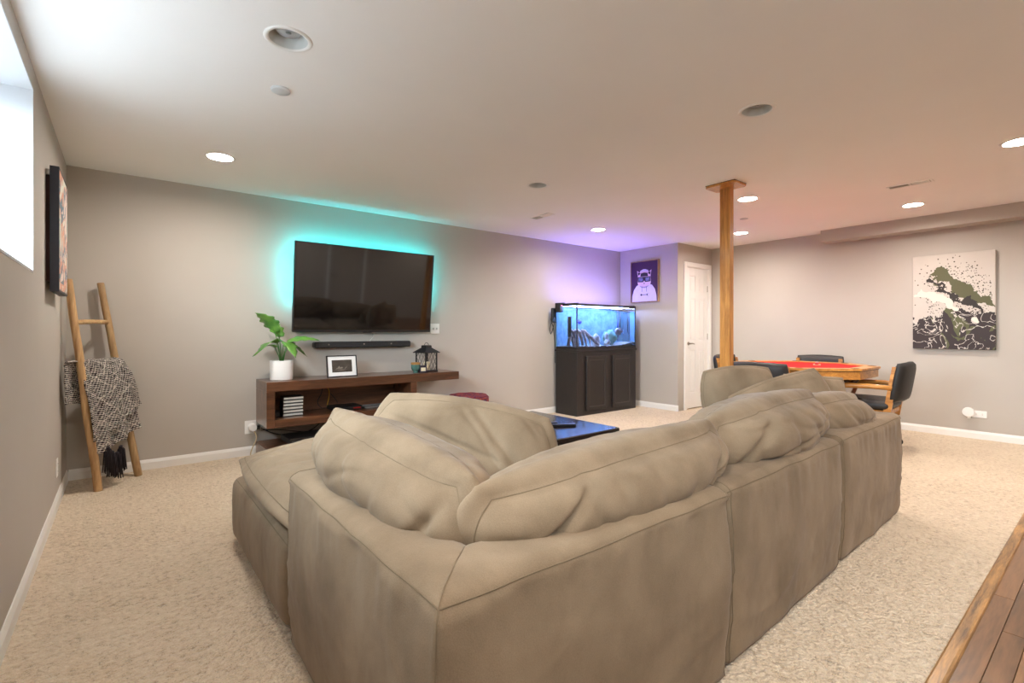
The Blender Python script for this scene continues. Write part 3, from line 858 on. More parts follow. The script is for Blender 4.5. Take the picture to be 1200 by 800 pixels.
sb = thing('soundbar', 'long black soundbar mounted on the wall below the television', 'soundbar', (1.975, YB - .055, .972))
MB().box(-.515, .515, -.045, .045, 0, .062, .012).build('body', BLACKP, sb)
MB().box(-.505, .505, -.0465, -.045, .006, .056).build('grille', mat('grille_cloth', (44, 42, 42), .9, .3, 400, .3, 500), sb)
for x in (-.38, -.02, .28): MB().lathe([(.008, 0), (.006, .002), (.0005, .0022)], 12, M=Matrix.Translation((x, -.0465, .034)) @ Matrix.Rotation(PI / 2, 4, 'X'), cap=False).build('emblem', STEEL, sb)
for x in (-.3, .3): MB().box(x - .03, x + .03, .045, .0545, .01, .05).build('wall_bracket', BLACKM, sb)
sw = thing('light_switch', 'white double light switch plate beside the television', 'light switch', (2.842, YB, 1.168))
MB().box(-.058, .058, -.006, 0, -.058, .058, .003).build('plate', WHITE, sw)
for x in (-.023, .023):
    tg = MB().box(x - .006, x + .006, -.016, -.005, -.012, .012, .002).build('toggle', mat('toggle_grey', (190, 186, 180), .4), sw)
tag(MB().tube([(2.10, YB - .004, 1.12), (2.095, YB - .005, 1.08), (2.06, YB - .006, 1.045), (2.05, YB - .02, 1.03)], .003, 6).build('speaker_cable', mat('white_cable', (220, 216, 208), .5), None, True), 'thin white cable between the television and the soundbar', 'cable')

# ------------------------------------------------------------------ media console
cy0 = 4.60
con = thing('media_console', 'floating dark walnut media console with an open box and a long overhanging top', 'console', (0.965, YB, 0))
def cb(nm, m, x0, x1, y0, y1, z0, z1, b=.003, par=con): return MB().box(x0 - .965, x1 - .965, y0 - YB, y1 - YB, z0, z1, b).build(nm, m, par)
ct0, ct1, cbm = .612, .697, .297
cb('top_slab', WALNUT, .965, 2.905, cy0, YB - .0005, ct0, ct1)
cb('side_panel', WALNUT, .965, 1.032, cy0 + .002, YB - .0005, cbm, ct0)
cb('side_panel', WALNUT, 2.325, 2.392, cy0 + .002, YB - .0005, cbm, ct0)
cb('bottom_board', WALNUT, 1.032, 2.325, cy0 + .002, YB - .0005, cbm, cbm + .07)
cb('back_panel', WALNUTIN, 1.032, 2.325, YB - .02, YB - .0005, cbm + .07, ct0)
# low plinth on the floor below
lowm = thing('low_media_shelf', 'low dark wooden shelf on the floor under the media console', 'shelf', (1.55, 4.74, 0))
for nm, a in (('side_panel', (-.60, -.575, -.2, .22, 0, .135)), ('side_panel', (.575, .60, -.2, .22, 0, .135)), ('top_board', (-.575, .575, -.2, .22, .115, .135)), ('back_panel', (-.575, .575, .205, .22, 0, .115)), ('bottom_board', (-.575, .575, -.2, .205, 0, .015))):
    MB().box(*a, .002).build(nm, WALNUT, lowm)
dv = thing('media_player', 'flat black media player lying on the low shelf under the console', 'media player', (1.35, 4.72, .1355))
MB().box(-.21, .21, -.15, .15, .006, .055, .004).build('body', BLACKP, dv)
MB().box(-.19, .19, -.1515, -.15, .028, .032).build('disc_slot', mat('slot_grey', (90, 92, 95), .3), dv)
for sx in (-.17, .17):
    for sy in (-.12, .12): MB().lathe([(.012, 0), (.012, .006)], 10, (sx, sy, 0)).build('foot', BLACKM, dv)
sub = thing('subwoofer', 'black box subwoofer on the floor under the media console', 'speaker', (2.14, 4.84, 0))
MB().box(-.11, .11, -.16, .16, .015, .285, .008).build('cabinet', BLACKP, sub)
MB().box(-.10, .10, -.163, -.16, .03, .27, .002).build('grille', mat('grille_cloth', (44, 42, 42), .9, .3, 400, .3, 500), sub)
for sx in (-.08, .08):
    for sy in (-.12, .12): MB().lathe([(.015, 0), (.013, .015)], 10, (sx, sy, 0)).build('foot', BLACKM, sub)
# game cases, stacked flat in the open box
zc = cbm + .0705
names = ['bottom', 'second from the bottom', 'third from the bottom', 'third from the top', 'second from the top', 'top']
for i in range(6):
    g = thing('disc_case', 'white spined disc case, %s of the stack in the console' % ('at the ' + names[i] if i in (0, 5) else names[i]), 'disc case', (1.215 + random.uniform(-.003, .003), 4.80, zc + i * .0295), 0, 'disc cases stacked in the media console')
    MB().box(-.085, .085, -.065, .065, .0, .0275, .002).build('case', mat('case_dark', (40, 36, 34), .4), g)
    MB().box(-.0835, .0835, -.0665, -.065, .0055, .023).build('spine', mat('spine_paper', (214, 212, 200), .6, .06, 60), g)
bx = thing('small_router', 'small black box standing beside the disc cases in the console', 'router', (1.075, 4.80, zc))
MB().box(-.03, .03, -.05, .05, 0, .05, .004).build('body', BLACKP, bx)
MB().tube([(0, .04, .05), (0, .045, .12)], .004, 6).build('antenna', BLACKP, bx)
gc = thing('game_console', 'flat black game console with a red stripe lying in the console box', 'game console', (1.72, 4.83, zc))
MB().box(-.14, .14, -.10, .12, .004, .04, .005).build('body', BLACKP, gc)
MB().box(.05, .12, -.1015, -.10, .014, .026).build('stripe', mat('stripe_red', (150, 30, 24), .4), gc)
MB().box(-.13, .13, -.09, .11, 0, .004).build('base', BLACKM, gc)
tr = thing('grey_tray', 'thin grey tray lying in the console box beside the game console', 'tray', (2.02, 4.82, zc))
MB().box(-.12, .12, -.08, .08, .0, .006, .002).build('bottom', mat('tray_grey', (120, 116, 112), .35), tr)
rim = MB()
for a in ((-.12, .12, -.08, -.074), (-.12, .12, .074, .08), (-.12, -.114, -.074, .074), (.114, .12, -.074, .074)): rim.box(*a, .006, .014)
rim.build('rim', mat('tray_grey', (120, 116, 112), .35), tr)
def cord(label, pts, r, m=CABLE, cat='cable', name='power_cord', group=None):
    # Catmull-Rom through the points
    P = [Vector(p) for p in pts]; P = [P[0]] + P + [P[-1]]; out = []
    for i in range(1, len(P) - 2):
        for k in range(8):
            t_ = k / 8; a, b, c_, d = P[i - 1], P[i], P[i + 1], P[i + 2]
            out.append(.5 * ((2 * b) + (-a + c_) * t_ + (2 * a - 5 * b + 4 * c_ - d) * t_ ** 2 + (-a + 3 * b - 3 * c_ + d) * t_ ** 3))
    out.append(P[-2])
    return tag(MB().tube(out, r, 6).build(name, m, None, True), label, cat, group)
g_ = 'cables inside the media console'
cord('black cable hanging down the back of the console box, left of the yellow one', [(1.56, 4.99, .60), (1.54, 4.985, .52), (1.50, 4.97, .44), (1.53, 4.93, .385), (1.60, 4.93, .39)], .0035, group=g_)
cord('black cable looping beside the yellow cable in the console box', [(1.60, 4.99, .60), (1.62, 4.98, .53), (1.67, 4.96, .46), (1.70, 4.97, .415)], .0035, group=g_)
cord('yellow cable hanging inside the console box', [(1.57, 4.985, .61), (1.61, 4.97, .55), (1.605, 4.955, .48), (1.585, 4.94, .41), (1.60, 4.93, .385)], .004, mat('yellow_cable', (214, 160, 24), .5), group=g_)
cord('black cord drooping under the console to the wall plug', [(1.0, 4.99, .245), (1.10, 4.93, .19), (1.25, 4.88, .165), (1.42, 4.9, .19), (1.55, 4.95, .27), (1.6, 4.985, .30)], .0045, group='cords under the media console')
cord('second black cord sagging under the console', [(1.0, 4.99, .225), (1.15, 4.95, .215), (1.35, 4.93, .175), (1.5, 4.93, .155), (1.62, 4.96, .25), (1.66, 4.985, .30)], .004, group='cords under the media console')
pl = thing('plug_adapter', 'white multi plug adapter in the wall outlet below the console end', 'plug', (.93, YB, .258))
MB().box(-.06, .035, -.004, 0, -.06, .06, .002).build('outlet_plate', WHITE, pl)
MB().lathe([(.034, 0), (.036, .01), (.036, .05), (.03, .06), (.0005, .061)], 20, M=Matrix.Translation((0, -.004, 0)) @ Matrix.Rotation(PI / 2, 4, 'X'), cap=False).build('adapter', WHITE, pl, 'auto')
MB().box(.02, .06, -.055, -.004, -.022, .014, .004).build('black_plug', BLACKP, pl)
cord('beige cord hanging from the plug adapter to the floor', [(.94, 4.975, .225), (.955, 4.96, .16), (.92, 4.95, .08), (.905, 4.95, .02), (.93, 4.94, .006), (.99, 4.93, .006)], .005, mat('beige_cord', (206, 186, 150), .6))

# ------------------------------------------------------------------ things on the console
def potted_plant():
    p = thing('potted_plant', 'green broad leaved artificial plant in a white pot on the console', 'plant', (1.13, 4.80, ct1 + .0005))
    pot = MB().lathe([(.0005, .0), (.090, 0), (.095, .004), (.098, .17), (.096, .176), (.088, .176), (.086, .15), (.0005, .148)], 40, cap=False).build('pot', mat('pot_white', (238, 235, 230), .5, .01), p, 'auto')
    MB().lathe([(.085, .150), (.05, .158), (.0005, .160)], 24, cap=False).build('soil', mat('soil', (48, 36, 26), .95, .4, 40, .5, 60), p)
    LEAF = mat('leaf_green', (52, 112, 44), .4, .25, 9, .15, 30, col2=(120, 168, 72))
    STEM = mat('stem_green', (70, 122, 52), .5, .1)
    # lobed broad leaves: (tip offset from base, base height, length, width, roll, droop)
    specs = [((-.16, -.02), .50, .30, .22, .5, .06, 1.9), ((-.04, .05), .46, .24, .18, -.3, .02, 1.5), ((.18, -.06), .40, .27, .17, .35, .03, .30),
             ((-.13, -.08), .40, .22, .19, .3, .10, .25), ((.03, -.10), .40, .20, .20, -.2, .12, .15), ((.12, .04), .36, .22, .15, .1, .10, .2), ((-.14, .06), .36, .20, .15, 0, .12, .5)]
    for (dx, dy), bh, L_, Wd, rl, dr, up in specs:
        hd = Vector((dx, dy, 0)).normalized(); base = Vector((dx * .35, dy * .35, bh - .07))
        d = (hd + Vector((0, 0, up * .8))).normalized()
        side = hd.cross(Vector((0, 0, 1))); side = (Matrix.Rotation(rl, 3, d) @ side).normalized(); nrm = side.cross(d)
        MB().tube([(dx * .06, dy * .06, .152), (dx * .15, dy * .15, bh * .6), base], [.0045, .004, .003], 6).build('stem', STEM, p, True)
        n = 16; v = []; f = []
        for i in range(n + 1):
            t_ = i / n
            prof_ = math.sin(PI * min(1, t_ * .93 + .05)) ** .75 * (1 - .35 * t_)
            lob = 1.0 if (i % 4 in (1, 2)) or i < 2 or i > n - 2 else .74
            hw_ = Wd * .5 * prof_ * lob
            c_ = base + d * (L_ * t_) + Vector((0, 0, -dr * 1.2 * t_ * t_)) + nrm * .012 * math.sin(4 * t_)
            for s_ in (-1, -.5, 0, .5, 1):
                q = c_ + side * hw_ * s_ + nrm * (.020 * abs(s_)) - d * (.02 * abs(s_))
                v.append(q)
        for i in range(n):
            for k in range(4): f.append((i * 5 + k, i * 5 + k + 1, (i + 1) * 5 + k + 1, (i + 1) * 5 + k))
        lf = mesh('leaf', v, f, LEAF, p, True)
        md = lf.modifiers.new('thick', 'SOLIDIFY'); md.thickness = .0012
        MB().tube([v[i * 5 + 2] for i in range(n + 1)], [.0022 - .0018 * i / n for i in range(n + 1)], 5).build('midrib', STEM, lf, True)
potted_plant()
pf = thing('photo_frame', 'small black framed photo with a wide white mat standing on the console', 'picture frame', (1.665, 4.735, ct1 + .0005))
pf.rotation_euler = (rad(-9), 0, rad(2))
w, h = .148, .208
b = MB()
for a in ((-w, -w + .009, 0, h), (w - .009, w, 0, h), (-w + .009, w - .009, 0, .009), (-w + .009, w - .009, h - .009, h)): b.box(a[0], a[1], -.009, .009, a[2], a[3], .001)
b.build('frame', BLACKM, pf)
MB().box(-w + .009, w - .009, -.001, .004, .009, h - .009).build('mat_board', mat('mat_white', (242, 241, 238), .7, .01), pf)
ph = MB().box(-.098, .098, -.002, -.0005, .046, h - .044).build('print', mat('print_dusk', (58, 50, 44), .4, .35, 14, col2=(84, 74, 64), stretch=(1, 1, 3)), pf)
pk = MB()
for pts in ([(-.07, .075), (-.045, .088), (-.03, .108), (-.018, .092), (.0, .098), (.012, .082), (-.03, .079)], [(.02, .08), (.036, .092), (.05, .102), (.044, .09), (.03, .079)], [(-.08, .066), (-.02, .072), (.05, .07), (.0, .064)]):
    pk.prism(pts, -.0026, -.002, 'XZ')
pk.build('ridge_line', mat('print_pale', (128, 118, 106), .5, .3, 90), ph)
bk = MB().box(-w + .01, w - .01, .004, .009, .01, h - .01).build('backing', BLACKP, pf)
MB().tube([(0, .010, .15), (0, .075, .006 + .0)], .005, 6).build('easel_leg', BLACKM, pf)

lt = thing('candle_lantern', 'black metal candle lantern with lattice sides on the console', 'lantern', (2.61, 4.80, ct1 + .0005), rad(12))
a_ = .078
MB().box(-.09, .09, -.09, .09, 0, .016, .004).build('base', BLACKM, lt)
for sx in (-1, 1):
    for sy in (-1, 1): MB().box(sx * a_ - .006, sx * a_ + .006, sy * a_ - .006, sy * a_ + .006, .016, .205).build('corner_post', BLACKM, lt)
LW = .0018
for k in range(4):
    R = Matrix.Rotation(k * PI / 2, 4, 'Z'); g = MB()
    n = 3; z0_, z1_ = .018, .204; hw_ = a_ - .006
    cell = 2 * hw_ / n
    def seg(x0_, za, x1_, zb): g.tube([R @ Vector((x0_, -a_, za)), R @ Vector((x1_, -a_, zb))], LW, 4)
    nzc = int((z1_ - z0_) / (cell * 1.35)); ch = (z1_ - z0_) / nzc
    for i in range(n):
        for j in range(nzc):
            xa = -hw_ + i * cell; za = z0_ + j * ch; xm = xa + cell / 2; zm = za + ch / 2
            seg(xm, za, xa + cell, zm); seg(xa + cell, zm, xm, za + ch); seg(xm, za + ch, xa, zm); seg(xa, zm, xm, za)
    g.build('lattice', BLACKM, lt)
v = []
for (r_, z_) in ((.105, .205), (.105, .211), (.04, .262), (.04, .282), (.034, .288)):
    v += [(-r_, -r_, z_), (r_, -r_, z_), (r_, r_, z_), (-r_, r_, z_)]
f = [(3, 2, 1, 0), tuple(range(16, 20))]
for k in range(4):
    for i in range(4): f.append((k * 4 + i, k * 4 + (i + 1) % 4, k * 4 + 4 + (i + 1) % 4, k * 4 + 4 + i))
mesh('roof', v, f, BLACKM, lt)
MB().tube([(.0 + .03 * math.cos(x), 0, .285 + .03 * math.sin(x)) for x in [PI * i / 8 for i in range(9)]], .003, 6).build('handle', BLACKM, lt)
MB().box(-.006, .006, -.006, .006, .13, .205).build('hook', BLACKM, lt)
cd = thing('pillar_candle', 'cream pillar candle standing inside the lantern', 'candle', (2.61, 4.80, ct1 + .017))
MB().lathe([(.0005, 0), (.036, 0), (.037, .003), (.036, .085), (.030, .090), (.018, .084), (.0005, .083)], 24, cap=False).build('wax', mat('cream_wax', (240, 226, 190), .5, .03), cd, 'auto')
MB().tube([(0, 0, .082), (.001, 0, .095)], .0012, 5).build('wick', BLACKM, cd)
cu = thing('candle_cup', 'teal glazed footed cup with a cork coloured rim on the console', 'cup', (2.445, 4.735, ct1 + .0005))
MB().lathe([(.0005, 0), (.028, 0), (.030, .006), (.024, .014), (.040, .028), (.047, .05), (.048, .086), (.046, .087), (.044, .05), (.0005, .03)], 28, cap=False).build('bowl', mat('teal_glaze', (78, 118, 108), .25, .2, 18, coat=.4), cu, 'auto')
MB().lathe([(.0475, .086), (.049, .088), (.049, .106), (.046, .108), (.0005, .108)], 28, cap=False).build('cork_lid', mat('cork', (172, 124, 66), .8, .15, 60), cu, 'auto')
cbx = thing('candle_box', 'small dark box with a cream label leaning beside the lantern', 'box', (2.512, 4.70, ct1 + .0005), rad(-8))
MB().box(-.036, .036, -.02, .02, 0, .075, .002).build('box', mat('box_navy', (38, 30, 48), .5), cbx)
MB().box(-.028, .024, -.0212, -.02, .016, .054).build('label_patch', mat('label_cream', (226, 214, 180), .6, .06, 80), cbx)

# ------------------------------------------------------------------ woven stool
st = thing('woven_stool', 'round stool with a red and purple woven top beside the console', 'stool', (3.13, 4.76, 0))
WOV = mat('woven_wool', (160, 66, 44), .95, .2, 40, .6, 130, col2=(74, 34, 76), detail=1)
MB().lathe([(.0005, .0), (.19, 0), (.205, .02), (.22, .2), (.225, .33)], 36, cap=False).build('basket', mat('woven_base', (120, 60, 50), .95, .3, 50, .6, 120), st, True)
for k in range(9):
    rr = .03 + k * .0225
    MB().tube([(rr * math.cos(2 * PI * i / 40), rr * math.sin(2 * PI * i / 40), .392 + .008 * (1 - (rr / .23) ** 2) + .002 * math.sin(i * 5 + k)) for i in range(41)], .0135, 7, False).build('woven_ring', WOV, st, True)
for k, z_ in enumerate((.375, .352, .33)):
    MB().tube([(.228 * math.cos(2 * PI * i / 40), .228 * math.sin(2 * PI * i / 40), z_ + .002 * math.sin(i * 4 + k)) for i in range(41)], .0135, 7, False).build('woven_ring', WOV, st, True)

# ------------------------------------------------------------------ aquarium
ax0, ax1, ay0, ay1 = 4.735, 5.985, 4.575, 4.985
CAB = mat('cabinet_black_brown', (38, 32, 30), .42, .12, 20, .02, 60)
ac = thing('aquarium_cabinet', 'black brown two door cabinet under the aquarium', 'cabinet', (ax0, ay0, 0))
W_, D_ = ax1 - ax0, ay1 - ay0
MB().box(0, W_, 0, D_, 0.0, .862, .003).build('body', CAB, ac)
MB().box(-.012, W_ + .012, -.014, D_, .862, .885, .004).build('top_moulding', CAB, ac); MB().box(-.004, W_ + .004, -.005, D_, .885, .899, .003).build('top_board', CAB, ac)
for x0_, x1_ in ((.165, .585), (.708, 1.13)):
    dr = MB().box(x0_, x1_, -.019, -.0005, .06, .80, .003).build('door', CAB, ac)
    fw_ = .052
    for a in ((x0_, x0_ + fw_, .06, .80), (x1_ - fw_, x1_, .06, .80), (x0_ + fw_, x1_ - fw_, .06, .06 + fw_), (x0_ + fw_, x1_ - fw_, .80 - fw_, .80)):
        MB().box(a[0], a[1], -.028, -.019, a[2], a[3], .003).build('frame_rail', CAB, dr)
    bd = MB()
    q = .006
    for a in ((x0_ + fw_, x0_ + fw_ + q, .06 + fw_, .80 - fw_), (x1_ - fw_ - q, x1_ - fw_, .06 + fw_, .80 - fw_), (x0_ + fw_ + q, x1_ - fw_ - q, .06 + fw_, .06 + fw_ + q), (x0_ + fw_ + q, x1_ - fw_ - q, .80 - fw_ - q, .80 - fw_)):
        bd.box(a[0], a[1], -.024, -.019, a[2], a[3])
    bd.build('bead', mat('cabinet_bead', (74, 66, 62), .4), dr)
    for hz in (.16, .70): MB().box(x0_ - .012, x0_, -.014, -.001, hz - .02, hz + .02, .002).build('hinge', BLACKM, dr)
aq = thing('aquarium', 'rectangular lit aquarium with black rims on the dark cabinet', 'aquarium', (ax0, ay0, .8995))
tz1 = .612
AG = clear('aquarium_glass', (0.93, 0.97, 1.0))
def ab(nm, m, a, bv=0.0, par=aq): return MB().box(*a, bv).build(nm, m, par)
ab('glass_pane', AG, (.004, W_ - .004, .004, .010, .01, tz1 - .02)); ab('glass_pane', AG, (.004, .010, .010, D_ - .01, .01, tz1 - .02)); ab('glass_pane', AG, (W_ - .010, W_ - .004, .010, D_ - .01, .01, tz1 - .02))
BGM = mat('tank_background', (62, 108, 140), .8, .5, 14, col2=(116, 160, 168), detail=8)
ab('back_panel', BGM, (.004, W_ - .004, D_ - .012, D_ - .004, .01, tz1 - .02)); ab('bottom_panel', BLACKP, (.004, W_ - .004, .010, D_ - .012, .0, .01))
RIM = mat('rim_black', (18, 17, 19), .4)
for z0_, z1_ in ((0, .024), (tz1 - .03, tz1)):
    r_ = MB(); r_.box(0, W_, -.003, .012, z0_, z1_, .002); r_.box(0, W_, D_ - .012, D_, z0_, z1_, .002); r_.box(0, .012, .012, D_ - .012, z0_, z1_, .002); r_.box(W_ - .012, W_, .012, D_ - .012, z0_, z1_, .002)
    r_.build('rim', RIM, aq)
for x_ in (.006, W_ - .006): ab('corner_seal', RIM, (x_ - .006, x_ + .006, .0, .012, .024, tz1 - .03))
# water: surface sheet inside the panes
WAT = clear('water', (0.80, 0.90, 1.0), rough=.04)
nxw, nyw = 40, 14; v = []; f = []
for j in range(nyw + 1):
    for i in range(nxw + 1):
        v.append((.012 + (W_ - .024) * i / nxw, .012 + (D_ - .026) * j / nyw, .530 + .0035 * noise.noise(Vector((i * .5, j * .7, 0)))))
for j in range(nyw):
    for i in range(nxw): f.append((j * (nxw + 1) + i, j * (nxw + 1) + i + 1, (j + 1) * (nxw + 1) + i + 1, (j + 1) * (nxw + 1) + i))
mesh('water_surface', v, f, WAT, aq, True)
wm = bpy.data.materials.new('water_refracting'); wm.use_nodes = True
_g = wm.node_tree.nodes.new('ShaderNodeBsdfGlass'); _g.inputs['IOR'].default_value = 1.33; _g.inputs['Roughness'].default_value = 0.0; _g.inputs['Color'].default_value = (.90, .96, 1.0, 1)
wm.node_tree.links.new(_g.outputs[0], wm.node_tree.nodes['Material Output'].inputs[0])
_x0, _x1, _y0, _y1, _z0, _z1 = .0125, W_ - .0125, .0125, D_ - .0135, .012, .529
_me = bpy.data.meshes.new('water_body')                  # front and end faces, open above so that the lamp shines straight in
_me.from_pydata([(_x0, _y0, _z0), (_x1, _y0, _z0), (_x1, _y1, _z0), (_x0, _y1, _z0), (_x0, _y0, _z1), (_x1, _y0, _z1), (_x1, _y1, _z1), (_x0, _y1, _z1)], [], [(0, 1, 5, 4), (1, 2, 6, 5), (3, 0, 4, 7)])
_me.materials.append(wm); _wo = bpy.data.objects.new('water_body', _me); COL.objects.link(_wo); _wo.parent = aq
LT = thing('aquarium_light', 'slim blue white light bar lying over the aquarium', 'aquarium light', (ax0, ay0, .8995 + tz1 + .001))
MB().box(.02, W_ - .02, .06, .34, -.026, -.002, .004).build('housing', BLACKP, LT)
MB().box(.05, W_ - .05, .09, .31, -.031, -.0262).build('led_panel', emis('led_aqua', (0.42, 0.50, 1.0), 34.0), LT)
MB().box(.06, W_ - .06, .18, .22, -.0018, .003).build('top_led_strip', emis('led_violet', (0.26, 0.20, 1.0), 60.0), LT)
for x_ in (.03, W_ - .03): MB().box(x_ - .01, x_ + .01, .004, .406, -.0005, .008, .002).build('foot', BLACKP, LT)
# gravel and mound (stuff)
v = []; f = []; nx_, ny_ = 90, 28
for j in range(ny_ + 1):
    for i in range(nx_ + 1):
        x = .012 + (W_ - .024) * i / nx_; y = .012 + (D_ - .028) * j / ny_
        z = .035 + .045 * math.exp(-((x - 1.16) / .16) ** 2) + .012 * noise.noise(Vector((x * 6, y * 6, 1))) + .007 * noise.noise(Vector((x * 45, y * 45, 1)))
        v.append((ax0 + x, ay0 + y, .8995 + z))
for j in range(ny_):
    for i in range(nx_): f.append((j * (nx_ + 1) + i, j * (nx_ + 1) + i + 1, (j + 1) * (nx_ + 1) + i + 1, (j + 1) * (nx_ + 1) + i))
gv = mesh('aquarium_gravel', v, f, mat('gravel', (224, 218, 206), .9, .3, 70, .8, 90, col2=(120, 112, 104)), None, False)
tag(gv, 'pale gravel bed rising to a mound inside the aquarium', 'gravel', kind='stuff')
STONE = mat('pale_rock', (236, 234, 228), .85, .2, 16, .5, 40)
def rock(x, y, z, r, seed, label, name='aquarium_rock', m=STONE, cat='rock'):
    v = []; f = []; nu, nv = 20, 14
    for j in range(nv + 1):
        for i in range(nu):
            th = PI * j / nv; a = 2 * PI * i / nu
            n = Vector((math.sin(th) * math.cos(a), math.sin(th) * math.sin(a), math.cos(th)))
            k = 1 + .35 * noise.noise(n * 2.2 + Vector((seed, 0, 0))) + .16 * noise.noise(n * 6 + Vector((seed, 5, 0)))
            v.append((n.x * r[0] * k, n.y * r[1] * k, r[2] + n.z * r[2] * k))
    for j in range(nv):
        for i in range(nu): f.append((j * nu + i, j * nu + (i + 1) % nu, (j + 1) * nu + (i + 1) % nu, (j + 1) * nu + i))
    return tag(mesh(name, v, f, m, None, True, (ax0 + x, ay0 + y, .8995 + z)), label, cat, 'ornaments in the aquarium')
rock(.50, .18, .03, (.075, .06, .085), 3.3, 'pale knobbly rock in the middle of the aquarium beside the driftwood')
rock(.72, .15, .03, (.055, .05, .05), 9.1, 'low pale rock base in the middle of the aquarium')
rock(.71, .16, .11, (.035, .035, .055), 4.7, 'tall pale rock standing on the low rock in the aquarium')
rock(.86, .27, .03, (.14, .07, .115), 7.7, 'large domed greenish rock at the back of the aquarium', m=mat('green_rock', (88, 132, 118), .9, .3, 14, .4, 30))
# driftwood: two branches of thick tapering tubes
def drift(x, y, branches, label):
    d = thing('driftwood', label, 'driftwood', (ax0 + x, ay0 + y, .8995 + .03), 0, 'ornaments in the aquarium')
    DW = mat('pale_driftwood', (238, 226, 216), .85, .35, 20, .6, 60, col2=(150, 122, 116))
    for pts, rs in branches:
        P = []
        R_ = []
        for i in range(len(pts) - 1):
            for k in range(5):
                t_ = k / 5; a, b = Vector(pts[i]), Vector(pts[i + 1])
                P.append(a.lerp(b, t_) + Vector((noise.noise(Vector((i + t_, 1, x))), noise.noise(Vector((i + t_, 7, x))), 0)) * .01); R_.append((rs[i] * (1 - t_) + rs[i + 1] * t_) * (1 + .25 * noise.noise(Vector((i * 3 + t_ * 3, 0, x)))))
        P.append(Vector(pts[-1])); R_.append(rs[-1])
        MB().tube(P, R_, 8).build('branch', DW, d, True)
drift(.10, .20, [([(0, 0, .16), (.03, 0, .22), (.08, -.02, .18), (.13, -.03, .02)], [.02, .035, .032, .02]), ([(.02, 0, .2), (.01, -.04, .1), (.02, -.07, .0)], [.03, .025, .018]), ([(.05, 0, .2), (.07, .05, .1), (.09, .08, .0)], [.03, .025, .018]), ([(.0, 0, .17), (-.03, .0, .1), (-.02, .03, 0)], [.025, .02, .015])],
      'gnarled pale driftwood stump standing at the glass end of the aquarium')
drift(.20, .16, [([(0, 0, .22), (.06, 0, .2), (.14, -.01, .14), (.24, -.02, .08), (.36, -.03, .0)], [.022, .032, .032, .028, .012]), ([(.04, 0, .2), (.04, -.05, .1), (.05, -.07, 0)], [.028, .022, .016]), ([(.12, 0, .14), (.14, -.04, .07), (.14, -.06, .0)], [.022, .018, .014])],
      'long pale driftwood branch sloping down across the front of the aquarium')
def fish(x, y, z, L_, col, label, face=1):
    d = thing('fish', label, 'fish', (ax0 + x, ay0 + y, .8995 + z), 0 if face > 0 else PI, 'fish in the aquarium')
    m = mat('fish_%d%d%d' % col, col, .4, .12, 20, coat=.3)
    v = []; f = []; n = 14; k_ = 12
    for i in range(n + 1):
        t_ = i / n; hgt = L_ * .24 * math.sin(PI * t_ ** .8) ** .8 + L_ * .03; th = hgt * .38
        for k in range(k_):
            a = 2 * PI * k / k_; v.append((L_ * (.5 - t_ * .82), th * math.cos(a), hgt * math.sin(a)))
    for i in range(n):
        for k in range(k_): f.append((i * k_ + k, i * k_ + (k + 1) % k_, (i + 1) * k_ + (k + 1) % k_, (i + 1) * k_ + k))
    f += [tuple(range(k_)), tuple(n * k_ + k for k in range(k_))]
    mesh('body', v, f, m, d, True)
    MB().prism([(-.30 * L_, .02 * L_), (-.5 * L_, .16 * L_), (-.46 * L_, 0), (-.5 * L_, -.16 * L_), (-.30 * L_, -.02 * L_)], -.0012, .0012, 'XZ').build('tail_fin', m, d)
    MB().prism([(.15 * L_, .22 * L_), (-.05 * L_, .33 * L_), (-.25 * L_, .24 * L_), (-.28 * L_, .10 * L_), (0, .2 * L_)], -.0012, .0012, 'XZ').build('dorsal_fin', m, d)
    MB().prism([(.05 * L_, -.2 * L_), (-.06 * L_, -.32 * L_), (-.16 * L_, -.2 * L_)], -.0012, .0012, 'XZ').build('belly_fin', m, d)
    for s_ in (-1, 1): sph(MB(), (.37 * L_, s_ * .055 * L_, .05 * L_), .016 * L_ + .001, 8, 6).build('eye', BLACKP, d)
fish(.97, .13, .235, .20, (238, 222, 220), 'large pale pink fish swimming at the right of the aquarium', -1)
fish(.24, .30, .37, .11, (40, 50, 150), 'small dark blue fish swimming above the driftwood', 1)
# filter and intake at the end
fl = thing('aquarium_filter', 'black hang on filter with cords at the wall end of the aquarium', 'filter', (ax0, ay0, .8995))
MB().box(-.065, -.006, .25, .36, .50, .63, .008).build('filter_box', BLACKP, fl); MB().box(-.006, .05, .27, .34, tz1 + .002, .635, .004).build('spout', BLACKP, fl)
MB().box(-.10, -.03, .362, .405, .36, .56, .006).build('pump', BLACKP, fl)
MB().box(.012, .045, .13, .19, .16, .44, .006).build('intake', BLACKP, fl)
sph(MB(), (-.04, .248, .59), .008, 10, 6).build('indicator', emis('led_red', (1.0, .15, .3), 4), fl)
for k, pts in enumerate(([(-.07, .36, .36), (-.10, .37, .25), (-.13, .37, .20), (-.15, .37, .27), (-.10, .37, .40), (-.09, .36, .46)], [(-.05, .39, .56), (-.09, .395, .48), (-.11, .39, .40), (-.06, .395, .30), (-.03, .395, .1), (-.02, .4, -.2)])):
    P = [Vector(p) for p in pts]; Q = []
    for i in range(len(P) - 1):
        for q in range(4): Q.append(P[i].lerp(P[i + 1], q / 4))
    MB().tube(Q + [P[-1]], .0045, 6).build('cord', CABLE, fl, True)
MB().tube([(1.10, .36, .60), (1.10, .36, .10)], .012, 10).build('outlet_pipe', mat('pipe_blue', (40, 60, 120), .4), aq, True)
MB().tube([(1.15, .35, .60), (1.15, .35, .22)], .010, 10).build('heater', BLACKP, aq, True)

